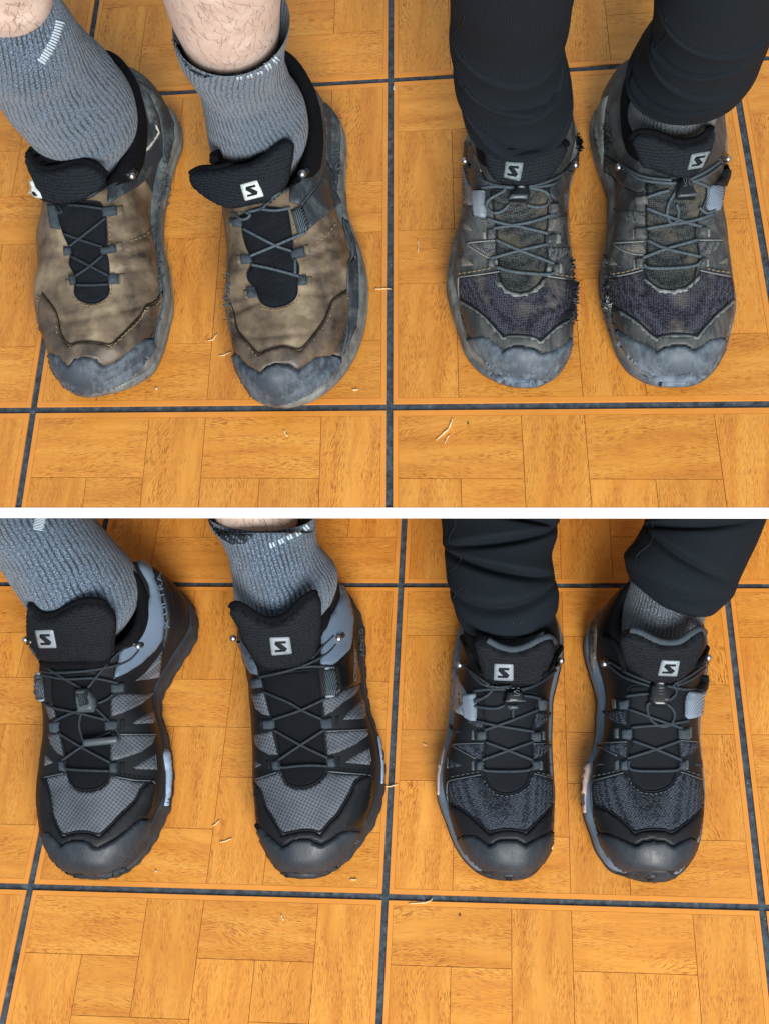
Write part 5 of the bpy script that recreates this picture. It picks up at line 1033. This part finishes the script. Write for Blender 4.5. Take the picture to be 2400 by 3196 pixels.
cords(s, 'lace', [z1((280, 1140), (330, 1192), (410, 1272)), z1((1110, 1062), (1000, 1172), (920, 1262)), z1((1125, 1140), (1050, 1222), (880, 1312), (700, 1372), (460, 1424)), z1((780, 1345), (900, 1330), (1070, 1332)), z1((495, 1545), (740, 1650)) + z2((780, 160), (955, 238)), z2((985, 58), (770, 160), (525, 242)), z2((535, 328), (770, 460), (1005, 572)), z2((975, 328), (770, 460), (575, 592)), z2((575, 605), (600, 655), (700, 645), (850, 635), (1005, 643))], M['lace'], .0012)
hook(s, z1((1130, 1098))[0], z1((1190, 1050))[0]); hook(s, z1((285, 1128))[0], z1((250, 1100))[0])
patch(s, 'sole_insert', z2((1432, 360), (1455, 400), (1485, 560), (1487, 700), (1478, 790), (1466, 795), (1468, 620), (1450, 480)), M['paleblue'], .001, .002, .002)
text(s, 'ADV/C', z1((1335, 1260), (1310, 1020), (1345, 1010), (1362, 1250)), M['lockm'], 'body', .0025)

# --- G: new navy shoe, silver strap on its left
s = shG; z1 = lambda *p: Z(*G1, p); z2 = lambda *p: Z(*G2, p)
windows(s, G2, [[(298, 490), (330, 475), (627, 468), (622, 642), (540, 622), (430, 562)], [(258, 615), (412, 702), (252, 727)], [(430, 208), (520, 235), (612, 240), (617, 302), (540, 297), (460, 252)], [(273, 260), (397, 360), (320, 357), (268, 310)], [(1160, 150), (1332, 150), (1302, 220), (1200, 302), (1160, 302)], [(1143, 475), (1337, 468), (1332, 502), (1250, 592), (1148, 632)], [(1308, 692), (1340, 668), (1340, 712)]], M['navymesh'])
patch(s, 'vamp', z2((248, 860), (420, 828), (600, 795), (640, 836), (690, 926), (780, 991), (880, 1001), (982, 976), (1074, 906), (1114, 806), (1150, 785), (1345, 840), (1352, 1050), (1335, 1110), (1260, 1200), (1180, 1280), (1100, 1370), (1060, 1407), (1000, 1377), (860, 1367), (760, 1382), (690, 1407), (600, 1322), (500, 1232), (380, 1142), (268, 1082), (245, 950)), M['navymesh'], .0002, .0008, .0016)
patch(s, 'throat_gusset', z1((545, 1890), (640, 1840), (1120, 1870), (1110, 1985)) + z2((1170, 20), (1165, 200), (1112, 350), (1142, 480), (1142, 650), (1112, 792), (1072, 902), (982, 972), (880, 997), (780, 987), (690, 922), (640, 832), (622, 720), (622, 640), (650, 460), (660, 340), (618, 200), (608, 0)), M['navyrib'], .0001, .0006, .002)
mg = [(266, 1090), (380, 1147), (500, 1237), (600, 1327), (690, 1412), (760, 1387), (860, 1372), (1000, 1382), (1060, 1412), (1102, 1377), (1182, 1287), (1262, 1207), (1348, 1110)]
patch(s, 'mudguard', z2(*(mg + [(1342, 1240), (1328, 1370), (1240, 1420), (1130, 1480), (1050, 1525), (970, 1480), (860, 1475), (770, 1490), (700, 1530), (610, 1475), (530, 1430), (470, 1430), (365, 1465), (315, 1350), (275, 1220)])), M['black'], .0005, .0019, .0012, step=7)
crease(s, z2(*mg))
edge_line(s, 'overlay_edge', G2, [[(246, 1000), (246, 858), (420, 826), (600, 792)], [(1150, 782), (1250, 806), (1347, 838)], [(298, 488), (330, 473), (627, 466)], [(298, 494), (430, 566), (540, 626)], [(246, 1000), (268, 1150), (300, 1300), (345, 1440)], [(1143, 473), (1337, 466)], [(258, 613), (252, 727)]], M['lockm'], .0006, .0014)
stitches(s, [z2((300, 820), (420, 795), (590, 765)), z2((1170, 770), (1260, 795), (1340, 815)), z2((630, 850), (690, 950), (780, 1012), (880, 1022), (990, 995), (1090, 920), (1130, 820))], M['lockm'], lift=.0014)
patch(s, 'toe_cap', z2((355, 1485), (400, 1437), (480, 1412), (540, 1420), (610, 1467), (690, 1532), (770, 1482), (860, 1467), (970, 1472), (1050, 1524), (1130, 1472), (1240, 1412), (1332, 1355), (1328, 1480), (1292, 1610), (1222, 1710), (1122, 1790), (1070, 1790), (900, 1774), (740, 1765), (650, 1777), (560, 1710), (445, 1600)), M['caprub'], .0008, .0036, .0016, step=6)
crease(s, z2((355, 1485), (400, 1437), (480, 1412), (540, 1420), (610, 1467), (690, 1532), (770, 1482), (860, 1467), (970, 1472), (1050, 1524), (1130, 1472), (1240, 1412), (1332, 1355)))
bp = patch(s, 'toe_bumper', z2((560, 1800), (640, 1792), (730, 1766), (880, 1772), (1010, 1772), (1090, 1800), (1170, 1800), (1110, 1845), (1040, 1872), (900, 1888), (780, 1880), (660, 1855)), M['soleblk'], .0008, .0012, .0015)
emblem(s, z2((840, 1815), (935, 1815), (938, 1868), (842, 1866)), M['caprub'], M['ink'], 'body', .0022, bp)
for p in ([(555, 345), (657, 338), (662, 432), (565, 437)], [(1115, 355), (1207, 343), (1207, 452), (1115, 447)], [(555, 652), (632, 650), (632, 747), (555, 747)], [(1120, 652), (1197, 640), (1202, 742), (1135, 747)], [(1195, 10), (1282, 8), (1252, 127), (1200, 127)]): eyelet(s, z2(*p), M['web'])
for p in ([(498, 335), (524, 332), (528, 430), (500, 430)], [(500, 650), (526, 648), (530, 748), (502, 750)], [(1238, 340), (1266, 338), (1268, 432), (1240, 434)], [(1212, 650), (1242, 648), (1244, 745), (1216, 745)]): patch(s, 'bar_tack', z2(*p), M['lockm'], .0004, .0005, .001, 'body', 6)
patch(s, 'strap', z1((232, 1530), (262, 1520), (280, 1640), (312, 1750), (380, 1865), (385, 1990), (222, 1990)) + z2((290, 0), (415, 0), (430, 185), (350, 150), (282, 112)), M['greystrap'], .0006, .0012, .002)
stitches(s, [z1((330, 1880), (335, 1985)) + z2((395, 10), (410, 120))], M['ink'], lift=.0025)
patch(s, 'strap_loop', z1((370, 1885), (480, 1880), (490, 1980)) + z2((545, 0), (557, 120), (555, 236), (500, 238), (438, 202), (425, 30)), M['bluestrap'], .0015, .0035, .0020, step=6)
tongue(s, z1((462, 1322), (600, 1330), (700, 1390), (850, 1430), (1000, 1400), (1150, 1322), (1240, 1300), (1290, 1350), (1300, 1430), (1250, 1560), (1200, 1680), (1080, 1772), (900, 1772), (700, 1752), (560, 1702), (530, 1600), (490, 1450)), M['mesh_n'], z1((600, 1326), (700, 1385), (850, 1426), (1000, 1396), (1150, 1316), (1240, 1295), (1295, 1345)), M['web'])
emblem(s, z1((688, 1520), (867, 1525), (867, 1697), (680, 1690)), M['logo_g'], M['ink'], parent=s.tongue)
cords(s, 'collar_binding', [z1((310, 1230), (380, 1370), (440, 1500), (500, 1640), (530, 1700)), z1((1370, 1380), (1290, 1520), (1215, 1650), (1190, 1700))], M['lining'], .0030, .001, 'both')
cords(s, 'lace', [z1((365, 1595), (480, 1690), (620, 1790)), z1((405, 1640), (520, 1762), (650, 1812), (850, 1802)), z1((1330, 1622), (1200, 1732), (1050, 1812), (900, 1842)), z1((1305, 1635), (1150, 1762), (960, 1842)), z1((455, 1852), (600, 1835), (790, 1832)), z1((660, 1812), (620, 1882), (500, 1952), (430, 1982)), z2((590, 8), (520, 22), (500, 50), (530, 80), (640, 100), (760, 106), (845, 75)), z2((555, 238), (780, 287), (1145, 346)), z2((1195, 118), (920, 230), (635, 332)), z2((650, 455), (880, 540), (1135, 642)), z2((1140, 450), (880, 545), (610, 642)), z2((612, 700), (625, 742), (700, 756), (900, 760), (1080, 750), (1135, 720)), z1((960, 1900), (1060, 1910), (1150, 1932))], M['lace_n'], .0012)
lk = patch(s, 'lace_lock', z1((795, 1840), (940, 1840), (975, 1960)) + z2((1040, 0), (1030, 58), (840, 58), (815, 0)) + z1((765, 1955),), M['lockb'], .002, .007, .003, 'both', 6)
for p in ([(850, 15), (925, 15), (925, 28), (850, 28)], [(948, 15), (1020, 15), (1018, 28), (948, 28)]): patch(s, 'ridge', z2(*p), M['lockm'], .009, .0006, .001, 'both', 6, lk)
text(s, 'S', z1((850, 1850), (900, 1850), (905, 1900), (850, 1900)), M['lockm'], 'both', .0098, lk)
patch(s, 'lock_tab', z2((868, 62), (985, 62), (980, 110), (900, 120), (870, 95)), M['lockm'], .002, .003, .002, 'both', 6, lk); cords(s, 'lace_end', [z2((940, 90), (930, 150), (935, 200))], M['lace_n'], .0012)
hook(s, z1((352, 1590))[0], z1((315, 1560))[0]); hook(s, z1((1335, 1592))[0], z1((1365, 1550))[0])
patch(s, 'sole_insert', z2((148, 720), (172, 640), (205, 560), (225, 500), (222, 560), (205, 640), (172, 800), (165, 1005), (150, 990), (143, 850)), M['pink'], .001, .0015, .002)
stitches(s, [z1((600, 1735), (800, 1765), (960, 1760))], M['lockm'], 'tongue', .0075)

# --- H: new navy shoe at the lower right
s = shH; z1 = lambda *p: Z(*H1, p); z2 = lambda *p: Z(*H2, p)
windows(s, H2, [[(268, 490), (330, 465), (582, 453), (582, 612), (480, 592), (380, 542)], [(318, 130), (582, 123), (582, 277), (500, 262), (400, 212)], [(233, 650), (352, 685), (236, 712)], [(1135, 438), (1322, 455), (1342, 480), (1260, 572), (1150, 612)], [(1298, 692), (1367, 638), (1372, 722)]], M['navymesh'])
patch(s, 'vamp', z2((215, 862), (380, 820), (550, 775), (600, 806), (650, 896), (740, 961), (850, 976), (962, 956), (1054, 896), (1104, 796), (1140, 765), (1370, 850), (1387, 1000), (1374, 1130), (1280, 1232), (1180, 1312), (1090, 1382), (1040, 1402), (980, 1372), (850, 1367), (740, 1377), (670, 1412), (600, 1332), (500, 1242), (380, 1162), (245, 1107), (218, 950)), M['navymesh'], .0002, .0008, .0016)
patch(s, 'throat_gusset', z1((500, 1640), (520, 1545), (860, 1530), (1090, 1580)) + z2((1185, -40), (1182, 200), (1117, 320), (1122, 430), (1142, 640), (1102, 772), (1052, 892), (960, 952), (850, 972), (740, 957), (640, 872), (595, 752), (590, 600), (640, 430), (650, 330), (580, 270), (580, 130), (625, 20)), M['navyrib'], .0001, .0006, .002)
mg = [(238, 1102), (380, 1167), (500, 1247), (600, 1337), (670, 1417), (740, 1382), (850, 1372), (980, 1377), (1040, 1407), (1092, 1387), (1182, 1317), (1282, 1237), (1378, 1120)]
patch(s, 'mudguard', z2(*(mg + [(1365, 1250), (1335, 1420), (1300, 1490), (1240, 1450), (1150, 1490), (1060, 1540), (980, 1495), (850, 1475), (760, 1485), (690, 1530), (560, 1475), (420, 1420), (278, 1390), (248, 1300)])), M['black'], .0005, .0019, .0012, step=7)
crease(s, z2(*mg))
edge_line(s, 'overlay_edge', H2, [[(218, 1000), (214, 860), (380, 817), (550, 772)], [(1140, 762), (1250, 800), (1372, 848)], [(268, 488), (330, 463), (582, 451)], [(268, 493), (380, 546), (480, 596)], [(218, 1000), (232, 1180), (255, 1330)], [(1135, 436), (1322, 453)]], M['lockm'], .0006, .0014)
stitches(s, [z2((240, 815), (380, 785), (545, 745)), z2((1160, 745), (1250, 775), (1365, 815)), z2((600, 825), (650, 920), (740, 985), (850, 1000), (970, 980), (1070, 912), (1120, 810))], M['lockm'], lift=.0014)
patch(s, 'toe_cap', z2((288, 1387), (420, 1412), (560, 1472), (685, 1532), (760, 1492), (850, 1477), (980, 1492), (1060, 1537), (1150, 1482), (1240, 1442), (1302, 1482), (1272, 1610), (1192, 1710), (1092, 1780), (1010, 1775), (840, 1780), (680, 1770), (600, 1785), (540, 1778), (435, 1695), (345, 1575), (295, 1470)), M['caprub'], .0008, .0036, .0016, step=6)
crease(s, z2((288, 1387), (420, 1412), (560, 1472), (685, 1532), (760, 1492), (850, 1477), (980, 1492), (1060, 1537), (1150, 1482), (1240, 1442), (1302, 1482)))
bp = patch(s, 'toe_bumper', z2((470, 1810), (570, 1820), (620, 1782), (700, 1772), (860, 1776), (1000, 1777), (1045, 1820), (1120, 1830), (1080, 1865), (1000, 1893), (880, 1908), (740, 1897), (600, 1860)), M['soleblk'], .0008, .0012, .0015)
emblem(s, z2((795, 1820), (905, 1822), (885, 1872), (775, 1868)), M['caprub'], M['ink'], 'body', .0022, bp)
for p in ([(505, 20), (612, 18), (612, 117), (520, 117)], [(535, 320), (642, 318), (642, 432), (540, 422)], [(1115, 320), (1222, 308), (1227, 432), (1115, 422)], [(520, 652), (602, 640), (602, 747), (525, 747)], [(1130, 652), (1192, 640), (1192, 742), (1110, 747)]): eyelet(s, z2(*p), M['web'])
for p in ([(450, 310), (498, 310), (498, 415), (455, 415)], [(455, 645), (502, 642), (505, 748), (460, 750)], [(1234, 300), (1258, 298), (1258, 412), (1236, 414)], [(1198, 645), (1224, 640), (1224, 742), (1200, 744)], [(430, 10), (470, 10), (472, 105), (436, 105)]): patch(s, 'bar_tack', z2(*p), M['lockm'], .0004, .0005, .001, 'body', 6)
patch(s, 'strap_loop', z1((1050, 1602), (1130, 1600), (1175, 1560), (1180, 1450)) + z2((1380, -80), (1357, 0), (1340, 178), (1280, 205), (1212, 217), (1186, 180), (1195, 20)), M['bluestrap'], .0015, .0032, .0020, step=6)
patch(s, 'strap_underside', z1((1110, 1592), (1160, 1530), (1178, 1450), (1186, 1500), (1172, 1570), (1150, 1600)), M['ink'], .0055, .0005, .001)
tongue(s, z1((432, 1120), (470, 1080), (540, 1060), (610, 1075), (700, 1120), (790, 1160), (900, 1175), (1000, 1150), (1080, 1090), (1150, 1050), (1195, 1080), (1190, 1160), (1150, 1280), (1080, 1400), (980, 1482), (860, 1517), (720, 1502), (600, 1440), (490, 1340), (450, 1200)), M['mesh_n'], z1((540, 1055), (610, 1070), (700, 1115), (790, 1155), (900, 1170), (1000, 1145), (1080, 1085), (1150, 1045), (1197, 1072)), M['web'])
emblem(s, z1((812, 1280), (966, 1285), (940, 1422), (778, 1416)), M['logo_g'], M['ink'], parent=s.tongue)
cords(s, 'collar_binding', [z1((310, 1100), (370, 1140), (430, 1230), (465, 1330), (490, 1430)), z1((1240, 1150), (1200, 1260), (1130, 1380))], M['lining'], .0030, .001, 'both')
cords(s, 'lace', [z1((350, 1370), (420, 1430), (500, 1482), (710, 1552)), z1((370, 1345), (440, 1390), (520, 1442), (720, 1522)), z1((1200, 1360), (1050, 1472), (930, 1532)), z1((1205, 1385), (1100, 1482), (950, 1547)), z1((1150, 1582), (1000, 1580), (860, 1550)), z1((500, 1642), (600, 1628), (720, 1618)), z1((790, 1535), (762, 1600), (712, 1705)) + z2((800, 60), (800, 135), (840, 232), (950, 297), (1040, 272), (1082, 190), (1062, 110), (1000, 60)), z1((915, 1540), (950, 1590), (930, 1640), (880, 1680)), z2((605, 112), (900, 222), (1160, 312)), z2((1230, 235), (1000, 275), (800, 288), (635, 303)), z2((640, 438), (890, 530), (1155, 642)), z2((1140, 440), (890, 530), (590, 625)), z2((610, 650), (602, 700), (640, 746), (860, 757), (1060, 752), (1120, 740), (1160, 690))], M['lace_n'], .0012)
lk = patch(s, 'lace_lock', z1((715, 1540), (760, 1520), (845, 1525), (872, 1600), (882, 1680)) + z2((1010, 0), (995, 90), (850, 82), (800, 10)), M['lockb'], .002, .007, .003, 'both', 6)
for k in range(4): patch(s, 'ridge', z1((775, 1545 + k * 24), (822, 1545 + k * 24), (822, 1553 + k * 24), (775, 1553 + k * 24)), M['lockm'], .009, .0006, .001, 'both', 5, lk)
patch(s, 'ridge', z1((745, 1655), (858, 1655), (850, 1675), (750, 1675)), M['lockm'], .009, .0006, .001, 'both', 6, lk)
hook(s, z1((338, 1350))[0], z1((290, 1310))[0]); hook(s, z1((1212, 1350))[0], z1((1230, 1310))[0])
patch(s, 'sole_insert', z2((150, 705), (205, 660), (208, 750), (172, 900), (157, 1050), (162, 1188), (135, 1188), (117, 1100), (115, 950), (125, 820)), M['pink'], .001, .0015, .002)
patch(s, 'heel_panel', z1((235, 930), (255, 880), (240, 1000), (228, 1300), (212, 1450), (165, 1310), (160, 1100), (190, 980)), M['taupe'], .0004, .001)

# ---------------------------------------------------------------- sock prints, cuff, leg hair
def on_sock(ob, name, poly, m, off=.0012, th=.0004):
    sh = ob; o = patch(sh, name, poly, m, off, th, .001, 'body', 6, ob.o, .0015)
    return o
def dashes(ob, quads, m=M['stripe']):
    for q in quads: on_sock(ob, 'stripe', q, m)
def dash_row(ob, fr, pts, width, n, fill=.5):
    p = catmull([Vector(q) for q in pts], 10); L_ = [0]
    for a, b in zip(p[:-1], p[1:]): L_.append(L_[-1] + (b - a).length)
    def pos(s):
        for i in range(len(p) - 1):
            if L_[i + 1] >= s: return p[i].lerp(p[i + 1], (s - L_[i]) / (L_[i + 1] - L_[i])), (p[i + 1] - p[i]).normalized()
        return p[-1], (p[-1] - p[-2]).normalized()
    for k in range(n):
        if callable(fill) and not fill(k): continue
        s0, s1 = L_[-1] * k / n, L_[-1] * (k + .62) / n
        (a, t), (b, _) = pos(s0), pos(s1); nr = Vector((-t.y, t.x)) * width * random.uniform(.42, .55)
        on_sock(ob, 'stripe', Z(*fr, [tuple(a - nr), tuple(b - nr), tuple(b + nr), tuple(a + nr)]), M['stripe'])
dash_row(sA, A1, [(245, 420), (320, 300), (375, 180), (410, 60)], 70, 16)
dash_row(sB, B1, [(470, 470), (560, 455), (660, 420), (740, 375), (800, 300)], 46, 15, lambda k: k % 3 != 2)
dash_row(sE, E1, [(215, 150), (225, 100), (240, 50), (260, 0)], 95, 12)
dash_row(sF, F1, [(560, 285), (660, 245), (740, 205), (830, 160), (900, 110)], 46, 14, lambda k: k % 3 != 2)
on_sock(sB, 'cuff', Z(*B1, [(6, 190), (60, 262), (150, 335), (260, 385), (370, 400), (350, 455), (230, 475), (160, 440), (90, 365), (45, 300), (10, 230)]), M['cuff'], .0006, .0022)
on_sock(sF, 'cuff', Z(*F1, [(30, 60), (95, 125), (170, 160), (260, 180), (360, 185), (430, 190), (350, 265), (240, 275), (165, 235), (95, 165), (50, 110)]), M['cuff'], .0006, .0022)
cords(tC, 'seam', [Z(*C1, [(325, 30), (310, 110), (245, 165), (215, 230), (225, 330)]), Z(*C1, [(330, 440), (270, 520), (225, 570)]), Z(*C1, [(380, 740), (330, 780), (290, 810)])], M['thread'], .0004, .0004, 'body', tC.o)
cords(tG, 'seam', [Z(*G1, [(272, 50), (262, 150), (205, 240), (205, 330), (260, 405), (322, 465), (300, 540), (195, 610)]), Z(*G1, [(340, 775), (275, 830), (250, 890)])], M['thread'], .0004, .0004, 'body', tG.o)
cords(tD, 'seam', [Z(*D1, [(822, 40), (842, 150), (822, 220), (760, 290), (690, 350), (630, 430)])], M['thread'], .0004, .0004, 'body', tD.o)
cords(tH, 'seam', [Z(*H1, [(728, 60), (738, 220), (690, 300), (600, 370), (582, 430)])], M['thread'], .0004, .0004, 'body', tH.o)
def hairs(ob, px, n, spread, name='leg_hair'):
    paths = []
    for _ in range(n):
        p = (px[0] + random.uniform(-1, 1) * spread[0], px[1] + random.uniform(-1, 1) * spread[1]); h = cast(ob, p[0], p[1], 'body')
        if not h: continue
        d = Vector((random.gauss(.15, .35), random.gauss(-.4, .3), random.gauss(-.8, .3))); d = (d - h[1] * d.dot(h[1]) * .92).normalized()
        l = random.uniform(.006, .014); c = h[1].cross(d) * random.uniform(-.5, .5); q = h[0]
        paths.append([q + h[1] * .0002, q + d * l * .35 + h[1] * .0012 + c * l * .1, q + d * l * .7 + h[1] * .0012 + c * l * .35, q + d * l + h[1] * .0004 + c * l * .7])
    V, F = tube_mesh(paths, lambda t: .00012 * (1 - .6 * t), 3); o = mesh(name, V, F, M['hair'], ob.o); tag(o, kind='stuff')
hairs(skB, Z(*B1, [(380, 140)])[0], 170, (170, 110)); hairs(skF, Z(*F1, [(430, 60)])[0], 60, (110, 40)); hairs(skA, Z(*A1, [(60, 60)])[0], 60, (60, 60))

# ---------------------------------------------------------------- bits on the floor
def bit(fl, pts, r, label, m='straw', name='wood_shaving', cat='wood shaving'):
    zb = UP if fl == 0 else 0
    P = catmull([at(x, y, zb + .0007) for x, y in pts], 5); c = P[len(P) // 2]
    V, F = tube_mesh([[p - c + Vector((0, 0, .0004 * math.sin(i))) for i, p in enumerate(P)]], lambda t: r * (1 - .5 * abs(2 * t - 1) ** 2), 5)
    o = mesh(name, V, F, M[m], None); o.location = c; tag(o, label, cat, 'bits of debris on the floor tiles'); return o
f1 = (800, 1150, 2.076); f2 = (800, 2700, 2.076); f3 = (40, 1150, 2.076); f4 = (40, 2700, 2.076)
bit(0, Z(*f1, [(1165, 465), (1200, 430), (1240, 395), (1262, 350), (1270, 325)]), .0009, 'long forked wood shaving below the worn navy shoes')
bit(0, Z(*f1, [(1222, 485), (1235, 450), (1255, 432)]), .0006, 'small curled shaving beside the long forked one')
bit(0, Z(*f1, [(182, 397), (190, 425), (205, 438)]), .0007, 'pale bent shaving below the toe of the second brown shoe')
bit(0, Z(*f1, [(622, 138), (640, 137), (660, 138)]), .0008, 'short straight shaving right of the second brown shoe toe')
bit(0, Z(*B2, [(130, 1065), (180, 1045), (222, 995)]), .0006, 'bent twig shaving between the two brown shoes, upper one')
bit(0, Z(*B2, [(232, 1195), (280, 1180), (340, 1158)]), .0006, 'straight twig shaving between the two brown shoes, lower one')
bit(0, Z(*B2, [(1575, 615), (1620, 610), (1720, 612)]), .0006, 'long thin straw lying across the upright grout line')
bit(0, [(1303, 745), (1306, 765), (1304, 785)], .0005, 'tiny upright splinter left of the torn navy shoe')
bit(0, Z(1100, 40, 3.687, [(476, 835), (478, 860), (474, 880)]), .0010, 'white crumb at the upper grout crossing', 'logo_w', 'crumb', 'crumb')
bit(0, Z(*f3, [(930, 125), (934, 135)]), .0009, 'white crumb right of the far left brown shoe toe', 'logo_w', 'crumb', 'crumb')
bit(0, Z(*f1, [(1368, 360), (1374, 354)]), .0008, 'dark speck of grit below the torn navy shoe', 'chip', 'grit', 'grit')
bit(1, Z(*f2, [(985, 255), (1030, 250), (1080, 247), (1120, 238), (1142, 220)]), .0006, 'fine curled fibre on the lower grout line')
bit(1, Z(*f2, [(165, 325), (168, 345), (180, 362)]), .0008, 'pale bent shaving below the lower grout line')
bit(1, Z(*f2, [(610, 97), (630, 97), (648, 98)]), .0008, 'short straight shaving right of the new grey shoe toe')
bit(1, Z(*F2, [(5, 1165), (40, 1140), (72, 1108)]), .0006, 'bent twig shaving between the new grey shoes, upper one')
bit(1, Z(*F2, [(70, 1302), (120, 1290), (180, 1268)]), .0006, 'straight twig shaving between the new grey shoes, lower one')
bit(1, Z(*F2, [(1470, 810), (1540, 818), (1612, 800)]), .0006, 'thin straw poking out from under the ribbed strap shoe')
bit(1, Z(*G2, [(1300, 1588), (1330, 1570), (1345, 1530), (1335, 1510)]), .0007, 'curled shaving beside the toe of a new navy shoe')
bit(1, Z(*G2, [(0, 470), (20, 480), (38, 490)]), .0006, 'short shaving left of the silver strap shoe')
bit(1, Z(*f4, [(925, 38), (930, 46)]), .0009, 'white crumb right of the lower left shoe toe', 'logo_w', 'crumb', 'crumb')
bit(1, Z(*f2, [(1314, 332), (1322, 322)]), .0008, 'dark speck of grit below the new navy shoes', 'chip', 'grit', 'grit')
